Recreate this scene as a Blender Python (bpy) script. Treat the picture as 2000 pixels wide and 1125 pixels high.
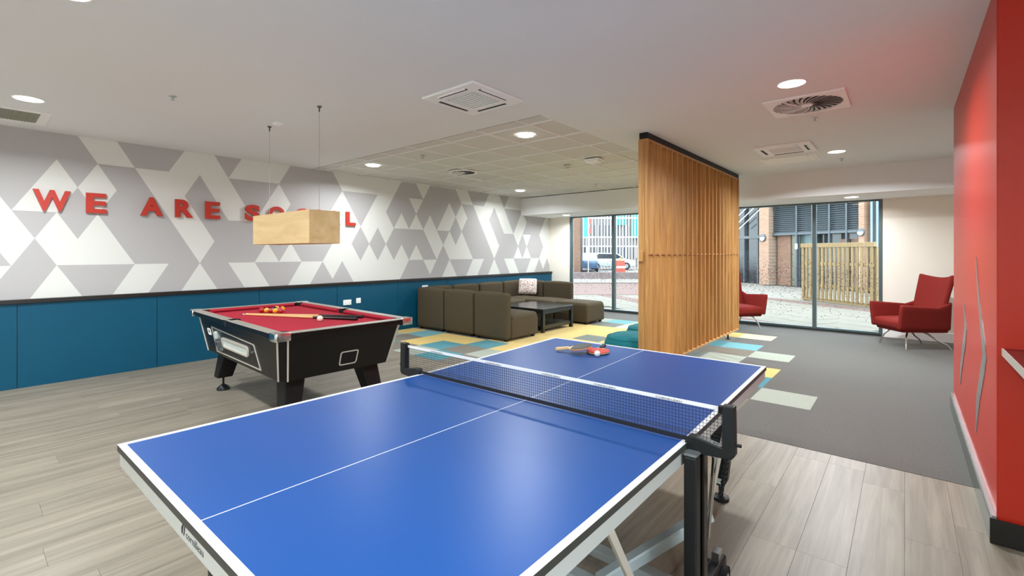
import bpy, bmesh, math, random
from mathutils import Vector, Matrix, Euler
random.seed(7)
for o in list(bpy.data.objects): bpy.data.objects.remove(o, do_unlink=True)
S = bpy.context.scene
COL = S.collection
R = math.radians

# ------------------------------------------------------------------ camera
cam = bpy.data.cameras.new('camera'); camo = bpy.data.objects.new('camera', cam); COL.objects.link(camo)
cam.sensor_width = 36; cam.lens = 36 * 912 / 2000; cam.shift_y = (493.5 - 562.5) / 2000
cam.clip_start = 0.05; cam.clip_end = 300
camo.location = (0, 0, 1.435); camo.rotation_euler = (R(90), 0, math.atan2(767, 912))
S.camera = camo

# ------------------------------------------------------------------ world, exposure
W = bpy.data.worlds.new('overcast_sky'); S.world = W; W.use_nodes = True
bg = W.node_tree.nodes['Background']
bg.inputs[0].default_value = (0.86, 0.93, 1.0, 1); bg.inputs[1].default_value = 7.5
S.view_settings.view_transform = 'Standard'; S.view_settings.look = 'None'
S.view_settings.exposure = 0.4; S.view_settings.gamma = 1.0; S.view_settings.use_curve_mapping = False

H = 2.77            # ceiling height
DOWN_W = 39.0       # watts of each downlight
FX, FY = -7.17, 10.165

# ------------------------------------------------------------------ materials
def lin(c):
    def f(v):
        v /= 255.0
        return v / 12.92 if v <= 0.04045 else ((v + 0.055) / 1.055) ** 2.4
    return (f(c[0]), f(c[1]), f(c[2]), 1)
def newmat(name):
    m = bpy.data.materials.new(name); m.use_nodes = True
    nt = m.node_tree; b = nt.nodes['Principled BSDF']
    return m, nt, b
def mat(name, c, rough=.5, metal=0, spec=.5, var=0, vscale=8, bump=0, bscale=60, emit=None, coat=0):
    m, nt, b = newmat(name); L = lin(c)
    b.inputs['Base Color'].default_value = L; b.inputs['Roughness'].default_value = rough
    b.inputs['Metallic'].default_value = metal; b.inputs['Specular IOR Level'].default_value = spec
    b.inputs['Coat Weight'].default_value = coat; b.inputs['Coat Roughness'].default_value = .08
    if var:
        tc = nt.nodes.new('ShaderNodeTexCoord'); n = nt.nodes.new('ShaderNodeTexNoise'); n.inputs['Scale'].default_value = vscale
        n.inputs['Detail'].default_value = 3
        r = nt.nodes.new('ShaderNodeValToRGB')
        r.color_ramp.elements[0].position = .3; r.color_ramp.elements[1].position = .7
        r.color_ramp.elements[0].color = tuple(v * (1 - var) for v in L[:3]) + (1,)
        r.color_ramp.elements[1].color = tuple(min(1, v * (1 + var)) for v in L[:3]) + (1,)
        nt.links.new(tc.outputs['Object'], n.inputs['Vector']); nt.links.new(n.outputs['Fac'], r.inputs['Fac'])
        nt.links.new(r.outputs['Color'], b.inputs['Base Color'])
    if bump:
        tc = nt.nodes.new('ShaderNodeTexCoord'); n = nt.nodes.new('ShaderNodeTexNoise'); n.inputs['Scale'].default_value = bscale
        bp = nt.nodes.new('ShaderNodeBump'); bp.inputs['Strength'].default_value = bump; bp.inputs['Distance'].default_value = .01
        nt.links.new(tc.outputs['Object'], n.inputs['Vector']); nt.links.new(n.outputs['Fac'], bp.inputs['Height'])
        nt.links.new(bp.outputs['Normal'], b.inputs['Normal'])
    if emit:
        b.inputs['Emission Color'].default_value = lin(emit[0]); b.inputs['Emission Strength'].default_value = emit[1]
    return m
def wood(name, c1, c2, axis=1, stretch=(9, .7), rough=.45, tone=.12, mixc=None):
    """streaky grain along an axis; each object takes its own shift and tone"""
    m, nt, b = newmat(name); N = nt.nodes.new; K = nt.links.new
    tc = N('ShaderNodeTexCoord'); oi = N('ShaderNodeObjectInfo')
    mp = N('ShaderNodeMapping'); sc = [stretch[0]] * 3; sc[axis] = stretch[1]; mp.inputs['Scale'].default_value = sc
    off = N('ShaderNodeVectorMath'); off.operation = 'MULTIPLY_ADD'
    off.inputs[1].default_value = (37, 53, 29)
    K(oi.outputs['Random'], off.inputs[0]); K(tc.outputs['Object'], mp.inputs['Vector']); K(mp.outputs['Vector'], off.inputs[2])
    n = N('ShaderNodeTexNoise'); n.inputs['Scale'].default_value = 1.6; n.inputs['Detail'].default_value = 5; n.inputs['Roughness'].default_value = .62; n.inputs['Distortion'].default_value = .5
    K(off.outputs['Vector'], n.inputs['Vector'])
    r = N('ShaderNodeValToRGB'); r.color_ramp.elements[0].position = .32; r.color_ramp.elements[1].position = .68
    r.color_ramp.elements[0].color = lin(c1); r.color_ramp.elements[1].color = lin(c2)
    K(n.outputs['Fac'], r.inputs['Fac'])
    hs = N('ShaderNodeHueSaturation'); mr = N('ShaderNodeMapRange')
    mr.inputs['To Min'].default_value = 1 - tone; mr.inputs['To Max'].default_value = 1 + tone
    K(oi.outputs['Random'], mr.inputs['Value']); K(mr.outputs['Result'], hs.inputs['Value']); K(r.outputs['Color'], hs.inputs['Color'])
    K(hs.outputs['Color'], b.inputs['Base Color']); b.inputs['Roughness'].default_value = rough
    bp = N('ShaderNodeBump'); bp.inputs['Strength'].default_value = .08; bp.inputs['Distance'].default_value = .004
    K(n.outputs['Fac'], bp.inputs['Height']); K(bp.outputs['Normal'], b.inputs['Normal'])
    return m
def carpet(name, c):
    m, nt, b = newmat(name); N = nt.nodes.new; K = nt.links.new; L = lin(c)
    tc = N('ShaderNodeTexCoord'); n = N('ShaderNodeTexNoise'); n.inputs['Scale'].default_value = 90; n.inputs['Detail'].default_value = 2
    n2 = N('ShaderNodeTexNoise'); n2.inputs['Scale'].default_value = 260; n2.inputs['Detail'].default_value = 1
    K(tc.outputs['Generated'] if False else tc.outputs['Object'], n.inputs['Vector']); K(tc.outputs['Object'], n2.inputs['Vector'])
    ad = N('ShaderNodeMath'); ad.operation = 'ADD'; K(n.outputs['Fac'], ad.inputs[0]); K(n2.outputs['Fac'], ad.inputs[1])
    r = N('ShaderNodeValToRGB'); r.color_ramp.elements[0].position = .38; r.color_ramp.elements[1].position = .62
    hv = N('ShaderNodeMath'); hv.operation = 'MULTIPLY'; hv.inputs[1].default_value = .5; K(ad.outputs[0], hv.inputs[0])
    r.color_ramp.elements[0].color = tuple(v * .62 for v in L[:3]) + (1,); r.color_ramp.elements[1].color = tuple(min(1, v * 1.36) for v in L[:3]) + (1,)
    K(hv.outputs[0], r.inputs['Fac']); K(r.outputs['Color'], b.inputs['Base Color'])
    b.inputs['Roughness'].default_value = .92; b.inputs['Specular IOR Level'].default_value = .25
    b.inputs['Sheen Weight'].default_value = .25; b.inputs['Sheen Roughness'].default_value = .5
    bp = N('ShaderNodeBump'); bp.inputs['Strength'].default_value = .5; bp.inputs['Distance'].default_value = .006
    K(hv.outputs[0], bp.inputs['Height']); K(bp.outputs['Normal'], b.inputs['Normal'])
    return m
def glass(name, tint=(245, 250, 250)):
    m = bpy.data.materials.new(name); m.use_nodes = True; nt = m.node_tree; nt.nodes.clear()
    o = nt.nodes.new('ShaderNodeOutputMaterial'); mx = nt.nodes.new('ShaderNodeMixShader'); f = nt.nodes.new('ShaderNodeFresnel')
    f.inputs['IOR'].default_value = 1.3
    t = nt.nodes.new('ShaderNodeBsdfTransparent'); g = nt.nodes.new('ShaderNodeBsdfGlossy'); g.inputs['Roughness'].default_value = .02
    t.inputs[0].default_value = lin(tint)
    nt.links.new(f.outputs[0], mx.inputs[0]); nt.links.new(t.outputs[0], mx.inputs[1]); nt.links.new(g.outputs[0], mx.inputs[2]); nt.links.new(mx.outputs[0], o.inputs[0])
    return m
def brick(name, c1, c2, mortar, scale=1.0):
    m, nt, b = newmat(name); N = nt.nodes.new; K = nt.links.new
    tc = N('ShaderNodeTexCoord'); mp = N('ShaderNodeMapping'); mp.inputs['Rotation'].default_value = (R(90), 0, 0)
    t = N('ShaderNodeTexBrick'); t.inputs['Scale'].default_value = scale; t.inputs['Brick Width'].default_value = .225; t.inputs['Row Height'].default_value = .075; t.inputs['Mortar Size'].default_value = .009
    t.inputs['Color1'].default_value = lin(c1); t.inputs['Color2'].default_value = lin(c2); t.inputs['Mortar'].default_value = lin(mortar)
    K(tc.outputs['Object'], mp.inputs['Vector']); K(mp.outputs['Vector'], t.inputs['Vector']); K(t.outputs['Color'], b.inputs['Base Color']); b.inputs['Roughness'].default_value = .9
    return m

M = dict(
    plaster=mat('plaster_white', (239, 241, 242), .85, var=.015, vscale=.6),
    soffit=mat('soffit_white', (253, 253, 251), .8),
    cream=mat('wall_cream', (248, 243, 231), .85, var=.02, vscale=1),
    white=mat('white_paint', (253, 253, 252), .45),
    wdark=mat('mural_grey', (184, 182, 182), .7), wlight=mat('mural_white', (224, 225, 220), .7),
    blue=mat('dado_blue', (0, 78, 106), .5, spec=.3, var=.03, vscale=2),
    rail=mat('dado_rail_black', (26, 22, 20), .4),
    red=mat('wall_red', (198, 44, 24), .36), redl=mat('letter_red', (192, 50, 34), .5),
    base=mat('baseboard_dark', (22, 22, 22), .35), baseg=mat('baseboard_reflection_grey', (96, 100, 94), .25), silver=mat('satin_silver', (190, 195, 196), .3, 1),
    chrome=mat('chrome', (225, 225, 225), .12, 1), steel=mat('table_steel_grey', (200, 204, 202), .4, .1), steelb=mat('frame_steel_pale', (188, 200, 204), .4, .1),
    alu=mat('window_frame_grey', (88, 104, 106), .4, .3), tile=mat('ceiling_tile', (224, 222, 217), .9, bump=.25, bscale=140),
    tbar=mat('ceiling_grid_white', (240, 239, 236), .5), tdark=mat('edge_shadow_tone', (150, 146, 141), .8),
    oak=wood('oak_screen', (166, 116, 60), (204, 156, 94), 2, (22, .9), .45, .1), oakd=mat('oak_rod', (150, 96, 46), .5),
    ply=wood('lamp_veneer', (205, 172, 118), (226, 198, 148), 0, (6, .8), .5, .05),
    plank=wood('floor_plank', (110, 102, 88), (146, 137, 121), 1, (12, .55), .42, .03),
    black=mat('black_lacquer', (15, 13, 12), .32, spec=.28), blackm=mat('black_matt', (16, 16, 17), .5, spec=.3), blackpl=mat('black_plastic', (20, 24, 26), .45, spec=.35),
    void=mat('dark_void', (5, 5, 5), .9), trimw=mat('trim_pale', (208, 202, 192), .35, .2),
    cloth=mat('pool_cloth_red', (162, 38, 54), .95, spec=.15, var=.04, vscale=200), railtop=mat('pool_rail_grey', (138, 134, 124), .4, var=.08, vscale=10),
    cap=mat('corner_cap_chrome', (215, 218, 220), .18, 1),
    ttblue=mat('table_top_blue', (14, 70, 138), .38, spec=.32, var=.02, vscale=3), ttline=mat('table_line_white', (216, 218, 220), .4), ttedge=mat('table_edge_dark', (58, 60, 58), .5),
    net=mat('net_cord_black', (14, 18, 30), .8), tape=mat('net_tape_white', (214, 216, 218), .6), ink=mat('print_black', (30, 30, 34), .6), inkg=mat('print_grey', (88, 92, 94), .6),
    batw=wood('bat_wood', (205, 168, 112), (228, 198, 148), 1, (20, 2), .5, .03), batk=mat('rubber_black', (40, 42, 38), .55), batr=mat('rubber_red', (200, 52, 40), .5),
    ball=mat('ball_white', (244, 240, 232), .25), bally=mat('ball_yellow', (238, 168, 26), .15, coat=.6), ballr=mat('ball_red', (184, 26, 34), .15, coat=.6), ballw=mat('ball_cue', (240, 226, 206), .15, coat=.6),
    cue=mat('cue_maple', (224, 176, 112), .3), cueb=mat('cue_butt_black', (22, 18, 18), .25), cuet=mat('cue_ferrule', (236, 214, 202), .4),
    sofa=mat('sofa_fabric', (80, 71, 55), .9, spec=.2, var=.07, vscale=160, bump=.15, bscale=400),
    cblack=mat('coffee_black', (30, 32, 32), .22), teal=mat('pouf_teal', (20, 104, 112), .85, spec=.25, var=.05, vscale=90),
    chair=mat('chair_red', (126, 34, 28), .85, spec=.25, var=.06, vscale=120, bump=.1, bscale=300),
    lamp=mat('lamp_lens', (255, 250, 240), .5, emit=((255, 250, 240), 9)), acg=mat('grille_grey_green', (196, 204, 198), .6), slot=mat('slot_dark', (40, 38, 40), .7), vgr=mat('grille_olive', (150, 152, 132), .7),
    glass=glass('window_glass'), dots=mat('film_dots', (128, 112, 124), .7), shelf=mat('shelf_dark_red', (96, 22, 18), .3),
    slab=mat('paving_slab', (88, 83, 73), .85, var=.08, vscale=3), bpav=mat('brick_paving', (82, 60, 54), .9, var=.12, vscale=30), joint=mat('paving_joint', (70, 65, 57), .95), pale=mat('pale_concrete', (98, 93, 86), .9, var=.06, vscale=2),
    brk=brick('brick_buff', (142, 106, 83), (129, 93, 72), (129, 119, 108)), brkr=brick('brick_red', (113, 82, 64), (100, 70, 56), (100, 87, 75)),
    clad=mat('louvre_slate', (66, 73, 78), .5, .2), cladd=mat('glazing_dark', (30, 35, 38), .15), fence=wood('fence_timber', (101, 81, 50), (123, 103, 68), 2, (20, 1), .8, .1),
    rails=mat('railing_white', (205, 208, 210), .5), tealb=mat('banner_teal', (55, 158, 158), .6), tealm=mat('panel_teal', (14, 112, 106), .6), carb=mat('car_blue', (55, 93, 127), .3, coat=.5), carw=mat('car_silver', (158, 170, 178), .3, coat=.5), tyre=mat('tyre', (17, 17, 19), .8), barr=mat('barrier_red', (168, 73, 58), .6), facade=mat('far_facade', (92, 89, 88), .85, var=.05, vscale=1), fwin=mat('far_window', (50, 54, 60), .2), bprint=mat('banner_red', (166, 71, 63), .6),
)
def pillow_mat():
    m, nt, b = newmat('pillow_pattern'); N = nt.nodes.new; K = nt.links.new
    tc = N('ShaderNodeTexCoord'); v = N('ShaderNodeTexVoronoi'); v.inputs['Scale'].default_value = 26; v.distance = 'CHEBYCHEV'
    r = N('ShaderNodeValToRGB'); r.color_ramp.interpolation = 'CONSTANT'; e = r.color_ramp.elements
    e[0].position = 0; e[0].color = lin((226, 150, 132)); e[1].position = .18; e[1].color = lin((120, 64, 66))
    x = e.new(.27); x.color = lin((240, 230, 224))
    K(tc.outputs['Object'], v.inputs['Vector']); K(v.outputs['Distance'], r.inputs['Fac']); K(r.outputs['Color'], b.inputs['Base Color']); b.inputs['Roughness'].default_value = .9
    return m
M['pillow'] = pillow_mat()
CARP = {'g': carpet('carpet_grey', (80, 80, 75)), 'b': carpet('carpet_brown_grey', (104, 98, 84)), 'y': carpet('carpet_yellow', (206, 177, 96)), 'c': carpet('carpet_cream', (208, 200, 164)),
        't': carpet('carpet_teal', (40, 128, 140)), 'u': carpet('carpet_turquoise', (88, 154, 162)), 's': carpet('carpet_sage', (152, 161, 147)), 'd': carpet('carpet_slate', (96, 104, 96))}

# ------------------------------------------------------------------ mesh helpers
def obj(name, bm, m, parent=None, smooth=False, loc=None, rz=None):
    me = bpy.data.meshes.new(name); bm.normal_update(); bm.to_mesh(me); bm.free()
    for x in (m if isinstance(m, (list, tuple)) else [m]): me.materials.append(M[x] if isinstance(x, str) else x)
    if smooth:
        for p in me.polygons: p.use_smooth = True
        if smooth != 'full':
            try: me.set_sharp_from_angle(angle=R(40))
            except Exception: pass
    o = bpy.data.objects.new(name, me); COL.objects.link(o); o.parent = parent
    if loc: o.location = loc
    if rz is not None: o.rotation_euler = (0, 0, rz)
    return o
def tag(o, label, cat, group=None):
    o['label'] = label; o['category'] = cat
    if group: o['group'] = group
    return o
def thing(name, label, cat, loc=(0, 0, 0), rz=0, group=None):
    o = bpy.data.objects.new(name, None); COL.objects.link(o); o.location = loc; o.rotation_euler = (0, 0, rz); o.empty_display_size = .1
    return tag(o, label, cat, group)
def struct(o): o['kind'] = 'structure'; return o
def copy_part(src, parent, loc=None, rot=None, name=None):
    c = src.copy(); COL.objects.link(c); c.parent = parent
    if loc is not None: c.location = loc
    if rot is not None: c.rotation_euler = rot
    return c
def copy_tree(o, parent=None):
    c = o.copy(); COL.objects.link(c); c.parent = parent
    for ch in list(o.children): copy_tree(ch, c)
    return c
def BM(): return bmesh.new()
def box(bm, x0, y0, z0, x1, y1, z1, mi=0, M4=None):
    vs = [bm.verts.new((x, y, z)) for z in (z0, z1) for y in (y0, y1) for x in (x0, x1)]
    fs = [(0, 2, 3, 1), (4, 5, 7, 6), (0, 1, 5, 4), (2, 6, 7, 3), (0, 4, 6, 2), (1, 3, 7, 5)]
    out = []
    for f in fs:
        F = bm.faces.new([vs[i] for i in f]); F.material_index = mi; out.append(F)
    if M4 is not None:
        for v in vs: v.co = M4 @ v.co
    return vs
def bevel(bm, w, seg=1):
    bmesh.ops.bevel(bm, geom=list(bm.edges), offset=w, segments=seg, profile=.5, affect='EDGES', clamp_overlap=True); return bm
def bxo(name, a, b, m, parent=None, bev=0, seg=1):
    bm = BM(); box(bm, *a, *b)
    if bev: bevel(bm, bev, seg)
    return obj(name, bm, m, parent)
def bar(bm, p0, p1, w, d=None, up=(0, 0, 1), mi=0):
    """rectangular bar between two points; w across, d along 'up'"""
    d = d or w; p0 = Vector(p0); p1 = Vector(p1); t = (p1 - p0).normalized(); u = Vector(up)
    s = t.cross(u)
    if s.length < 1e-4: s = t.cross(Vector((1, 0, 0)))
    s.normalize(); u = s.cross(t).normalized()
    vs = [bm.verts.new(p + s * a * w / 2 + u * b * d / 2) for p in (p0, p1) for b in (-1, 1) for a in (-1, 1)]
    for f in [(0, 1, 3, 2), (4, 6, 7, 5), (0, 4, 5, 1), (2, 3, 7, 6), (0, 2, 6, 4), (1, 5, 7, 3)]:
        bm.faces.new([vs[i] for i in f]).material_index = mi
    bmesh.ops.recalc_face_normals(bm, faces=list({f for v in vs for f in v.link_faces}))
def tube(bm, pts, r, n=10, mi=0, cap=True):
    """round tube through points; r number or list"""
    pts = [Vector(p) for p in pts]; rs = r if isinstance(r, (list, tuple)) else [r] * len(pts); rings = []
    prev = None
    for i, p in enumerate(pts):
        t = (pts[min(i + 1, len(pts) - 1)] - pts[max(i - 1, 0)]).normalized()
        if prev is None:
            a = Vector((0, 0, 1)) if abs(t.z) < .9 else Vector((1, 0, 0)); u = t.cross(a).normalized()
        else: u = (prev - t * prev.dot(t)).normalized()
        prev = u; v = t.cross(u)
        rings.append([bm.verts.new(p + (u * math.cos(2 * math.pi * k / n) + v * math.sin(2 * math.pi * k / n)) * rs[i]) for k in range(n)])
    for a, b in zip(rings, rings[1:]):
        for k in range(n): bm.faces.new((a[k], a[(k + 1) % n], b[(k + 1) % n], b[k])).material_index = mi
    if cap:
        bm.faces.new(rings[0][::-1]).material_index = mi; bm.faces.new(rings[-1]).material_index = mi
def lathe(bm, prof, n=24, c=(0, 0), mi=0):
    rings = []
    for r, z in prof:
        rings.append([bm.verts.new((c[0] + r * math.cos(2 * math.pi * k / n), c[1] + r * math.sin(2 * math.pi * k / n), z)) for k in range(n)] if r > 1e-6 else [bm.verts.new((c[0], c[1], z))])
    for a, b in zip(rings, rings[1:]):
        for k in range(n):
            j = (k + 1) % n
            if len(a) == 1 and len(b) == 1: continue
            if len(a) == 1: f = bm.faces.new((a[0], b[k], b[j]))
            elif len(b) == 1: f = bm.faces.new((a[k], a[j], b[0]))
            else: f = bm.faces.new((a[k], a[j], b[j], b[k]))
            f.material_index = mi
    bmesh.ops.recalc_face_normals(bm, faces=list(bm.faces))
def prism(bm, poly, fn, t0, t1, mi=0):
    """polygon (a,b) swept from t0 to t1; fn(a,b,t) gives the point"""
    A = [bm.verts.new(fn(a, b, t0)) for a, b in poly]; B = [bm.verts.new(fn(a, b, t1)) for a, b in poly]; n = len(poly)
    fs = [bm.faces.new(A), bm.faces.new(B[::-1])] + [bm.faces.new((A[i], B[i], B[(i + 1) % n], A[(i + 1) % n])) for i in range(n)]
    for f in fs: f.material_index = mi
    bmesh.ops.recalc_face_normals(bm, faces=fs)
def frame(bm, fn, o, i, t0, t1, mi=0):
    """flat ring between outer and inner outlines of equal length"""
    n = len(o); V = [[bm.verts.new(fn(a, b, t)) for a, b in P] for t in (t0, t1) for P in (o, i)]
    fs = []
    for k in range(n):
        j = (k + 1) % n
        fs += [bm.faces.new((V[0][k], V[0][j], V[1][j], V[1][k])), bm.faces.new((V[2][k], V[3][k], V[3][j], V[2][j])), bm.faces.new((V[0][k], V[2][k], V[2][j], V[0][j])), bm.faces.new((V[1][k], V[1][j], V[3][j], V[3][k]))]
    for f in fs: f.material_index = mi
    bmesh.ops.recalc_face_normals(bm, faces=fs)
def rrect(cx, cy, w, h, r, n=4):
    P = []
    for sx, sy, a0 in ((1, 1, 0), (-1, 1, 90), (-1, -1, 180), (1, -1, 270)):
        for k in range(n + 1):
            a = R(a0 + 90 * k / n); P.append((cx + sx * (w / 2 - r) + r * math.cos(a), cy + sy * (h / 2 - r) + r * math.sin(a)))
    return P
def puff(bm, c, dims, r=.06, bulge=(0, 0, 0), n=7, fn=None):
    """soft rounded block: centre, size, corner radius, outward bulge of the x, y and z faces"""
    h = Vector(dims) / 2; c = Vector(c)
    def coords(L):
        rr = min(r, L * .98); a = [-L, -L + rr * .3, -L + rr * .7, -L + rr]
        m = [(-L + rr) + (2 * (L - rr)) * k / n for k in range(1, n)]
        return a + m + [L - rr, L - rr * .7, L - rr * .3, L]
    X = [coords(h[i]) for i in range(3)]; vid = {}
    def vert(i, j, k):
        if (i, j, k) in vid: return vid[(i, j, k)]
        p = Vector((X[0][i], X[1][j], X[2][k]))
        q = Vector([max(-(h[a] - min(r, h[a] * .98)), min(h[a] - min(r, h[a] * .98), p[a])) for a in range(3)])
        d = p - q
        nrm = d.normalized() if d.length > 1e-9 else Vector((0, 0, 0))
        p2 = q + nrm * r
        u = [p[a] / h[a] for a in range(3)]
        p2 += Vector((nrm[0] * bulge[0] * (1 - u[1] ** 2) * (1 - u[2] ** 2), nrm[1] * bulge[1] * (1 - u[0] ** 2) * (1 - u[2] ** 2), nrm[2] * bulge[2] * (1 - u[0] ** 2) * (1 - u[1] ** 2)))
        if fn: p2 = fn(p2)
        vid[(i, j, k)] = bm.verts.new(c + p2); return vid[(i, j, k)]
    nn = len(X[0]) - 1; fs = []
    for a in range(3):
        b, d = [q for q in range(3) if q != a]
        for s in (0, nn):
            for i in range(nn):
                for j in range(nn):
                    def at(x, y):
                        t = [0, 0, 0]; t[a] = s; t[b] = x; t[d] = y; return vert(*t)
                    fs.append(bm.faces.new((at(i, j), at(i + 1, j), at(i + 1, j + 1), at(i, j + 1))))
    bmesh.ops.recalc_face_normals(bm, faces=fs)
def text_mesh(body, w, h, t, fn, bold=.0, mi=0, bm=None):
    """lettering fitted to width w, height h, thickness t; fn maps (a,b,t)"""
    cu = bpy.data.curves.new('lettering', 'FONT'); cu.body = body; cu.size = 1; cu.offset = bold; cu.extrude = .5; cu.resolution_u = 6
    o = bpy.data.objects.new('lettering', cu); COL.objects.link(o)
    dg = bpy.context.evaluated_depsgraph_get(); me = bpy.data.meshes.new_from_object(o.evaluated_get(dg))
    bpy.data.objects.remove(o, do_unlink=True); bpy.data.curves.remove(cu)
    xs = [v.co.x for v in me.vertices]; ys = [v.co.y for v in me.vertices]
    x0, x1, y0, y1 = min(xs), max(xs), min(ys), max(ys)
    b2 = bm or BM(); n0 = len(b2.verts); f0 = len(b2.faces)
    vs = [b2.verts.new(fn((v.co.x - x0) / (x1 - x0) * w, (v.co.y - y0) / (y1 - y0) * h, (v.co.z + .5) * t)) for v in me.vertices]
    for p in me.polygons:
        try: b2.faces.new([vs[i] for i in p.vertices]).material_index = mi
        except ValueError: pass
    bpy.data.meshes.remove(me); bmesh.ops.recalc_face_normals(b2, faces=list(b2.faces))
    return b2

# ================================================================== THE SETTING
XR, YN = 2.4, -2.2     # right and near limits of the room (out of frame)
floor = struct(bxo('floor', (-7.4, YN - .2, -.25), (XR + .2, FY + .16, -.012), 'joint'))
# wood planks run away from the camera, 0.2 x 1.22 m
PW, PL = .2, 1.22
bmp = BM(); box(bmp, 0, 0, -.012, PW - .0006, PL - .0006, 0); bevel(bmp, .0006); pm = None; nplank = 0
x = -7.2; col = 0
while x < XR:
    y = YN - random.random() * PL; ylim = 4.11 if x < -2.4 else 4.0
    while y < ylim - .01:
        y1 = min(y + PL, ylim)
        if y1 - max(y, YN) > .03:
            if abs(y1 - y - PL) < 1e-6 and y >= YN:
                if pm is None: o = obj('plank', bmp, 'plank', floor); pm = o.data
                else: o = bpy.data.objects.new('plank', pm); COL.objects.link(o); o.parent = floor
                o.location = (x, y, 0)
            else:
                ya = max(y, YN); b = BM(); box(b, 0, 0, -.012, PW - .0006, y1 - ya - .0006, 0); bevel(b, .0006)
                o = obj('plank', b, 'plank', floor); o.location = (x, ya, 0)
            nplank += 1
        y = y1 if y1 >= ylim else y + PL
    x += PW; col += 1
# carpet tiles, 0.5 m squares
TL = {(0, 2): 'y', (0, 1): 's', (0, 0): 'b', (1, 0): 't', (1, 1): 'b', (1, 2): 'u', (2, 0): 'b', (2, 1): 'y', (2, 2): 'y', (3, 0): 's', (3, 1): 't', (3, 2): 'y', (4, 0): 't', (4, 1): 'b', (4, 2): 't', (5, 0): 'b', (5, 1): 's', (5, 2): 'y',
      (6, 5): 'd', (5, 8): 'd', (5, 9): 'u', (6, 8): 'c', (6, 9): 's', (4, 9): 's', (7, 8): 's', (6, 10): 'g', (5, 10): 'g', (7, 4): 's', (7, 6): 't', (6, 0): 't', (6, 1): 'b', (7, 1): 'y', (7, 2): 's', (8, 3): 'y', (8, 1): 't', (7, 0): 'b', (8, 0): 's', (7, 9): 'u', (8, 9): 'b', (7, 10): 'g', (8, 10): 's', (4, 10): 'g', (8, 5): 'b', (8, 7): 's'}
for i in range(4, 9):
    for j in range(2, 8): TL.setdefault((i, j), 'y')
TR = {(9, 9): 'y', (9, 8): 'd', (9, 7): 't', (9, 6): 'b', (9, 5): 'd', (9, 4): 't', (10, 9): 'c', (10, 8): 'g', (10, 7): 'u', (10, 6): 'b', (10, 5): 's', (10, 4): 'b', (11, 6): 's', (11, 4): 'y', (11, 3): 't', (12, 2): 's', (10, 3): 's', (9, 3): 'y', (10, 2): 'y', (11, 1): 'b'}
tile_mesh = {}
def tile(x0, y0, x1, y1, k):
    key = (round(x1 - x0, 3), round(y1 - y0, 3), k)
    if key not in tile_mesh:
        b = BM(); box(b, 0, 0, -.012, x1 - x0, y1 - y0, 0); o = obj('carpet_tile', b, CARP[k], floor); tile_mesh[key] = o.data
    else: o = bpy.data.objects.new('carpet_tile', tile_mesh[key]); COL.objects.link(o); o.parent = floor
    o.location = (x0, y0, .002)
for i in range(9):
    for j in range(13):
        x0 = max(-7.26 + .5 * i, FX); x1 = -7.26 + .5 * (i + 1) + (.1 if i == 8 else 0); y0 = 4.11 + .5 * j; y1 = min(y0 + .5, FY)
        if y1 - y0 > .02: tile(x0, y0, x1, y1, TL.get((i, j), 'g'))
for i in range(9, 16):
    for j in range(13):
        x0 = -7.16 + .5 * i; y0 = 4 + .5 * j; y1 = min(y0 + .5, FY)
        if y1 - y0 > .02: tile(x0, y0, min(x0 + .5, .345) if y0 < 5.9 else x0 + .5, y1, TR.get((i, j), 'g'))
for j in range(4, 13): tile(.84, 4 + .5 * j, XR, min(4.5 + .5 * j, FY), 'g')

# left wall with the printed mural (equilateral lattice, repeats every 34 half-steps)
PA, PZ, PY = .3455 / 2, .2955, .372
DARK = [[(-1, 5), (3, 5), (4, 4), (3, 3), (2, 4), (0, 2), (-1, 3), (-2, 2), (-3, 3), (-2, 4)], [(3, 3), (4, 2), (3, 1), (2, 2)], [(0, 2), (2, 2), (1, 1)],
        [(4, 4), (6, 4), (10, 0), (9, -1), (7, -1), (8, 0), (6, 0), (4, 2), (5, 3)], [(5, 5), (9, 5), (8, 4), (6, 4)], [(11, 5), (13, 5), (12, 4)], [(12, 4), (16, 4), (14, 2)],
        [(10, 4), (12, 2), (14, 2), (15, 1), (14, 0), (12, 0), (13, -1), (11, -1), (10, 0), (11, 1), (9, 3)], [(15, 1), (16, 2), (17, 1), (16, 0)],
        [(14, 0), (18, 0), (17, -1), (15, -1)], [(18, 2), (20, 2), (21, 1), (20, 0), (18, 0), (17, 1)], [(17, 5), (21, 5), (22, 4), (20, 2), (16, 2), (17, 3), (16, 4)],
        [(20, 0), (19, -1), (21, -1)], [(22, 0), (21, -1), (23, -1)], [(22, 4), (26, 4), (24, 2)], [(24, 2), (25, 1), (24, 0), (23, 1)], [(26, 2), (27, 1), (26, 0), (25, 1)],
        [(28, 2), (32, 2), (34, 0), (32, 0), (31, 1), (30, 0), (29, 1), (28, 0), (27, 1)], [(30, 0), (32, 0), (33, -1), (29, -1)],
        [(29, 5), (31, 5), (32, 4), (30, 4), (31, 3), (30, 2), (29, 3), (28, 2), (27, 3)], [(0, 0), (1, 1), (2, 0), (1, -1), (-1, -1)], [(2, 0), (6, 0), (5, -1), (3, -1)]]
def inside(p, poly):
    c = False; x, y = p; n = len(poly)
    for i in range(n):
        (x1, y1), (x2, y2) = poly[i], poly[(i + 1) % n]
        if (y1 > y) != (y2 > y) and x < (x2 - x1) * (y - y1) / (y2 - y1) + x1: c = not c
    return c
def dark(s, k): return any(inside((s + d, k), P) for P in DARK for d in (-34, 0, 34))
bm = BM(); XW = -7.24; zr = lambda k: 1.295 + PZ * k
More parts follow.
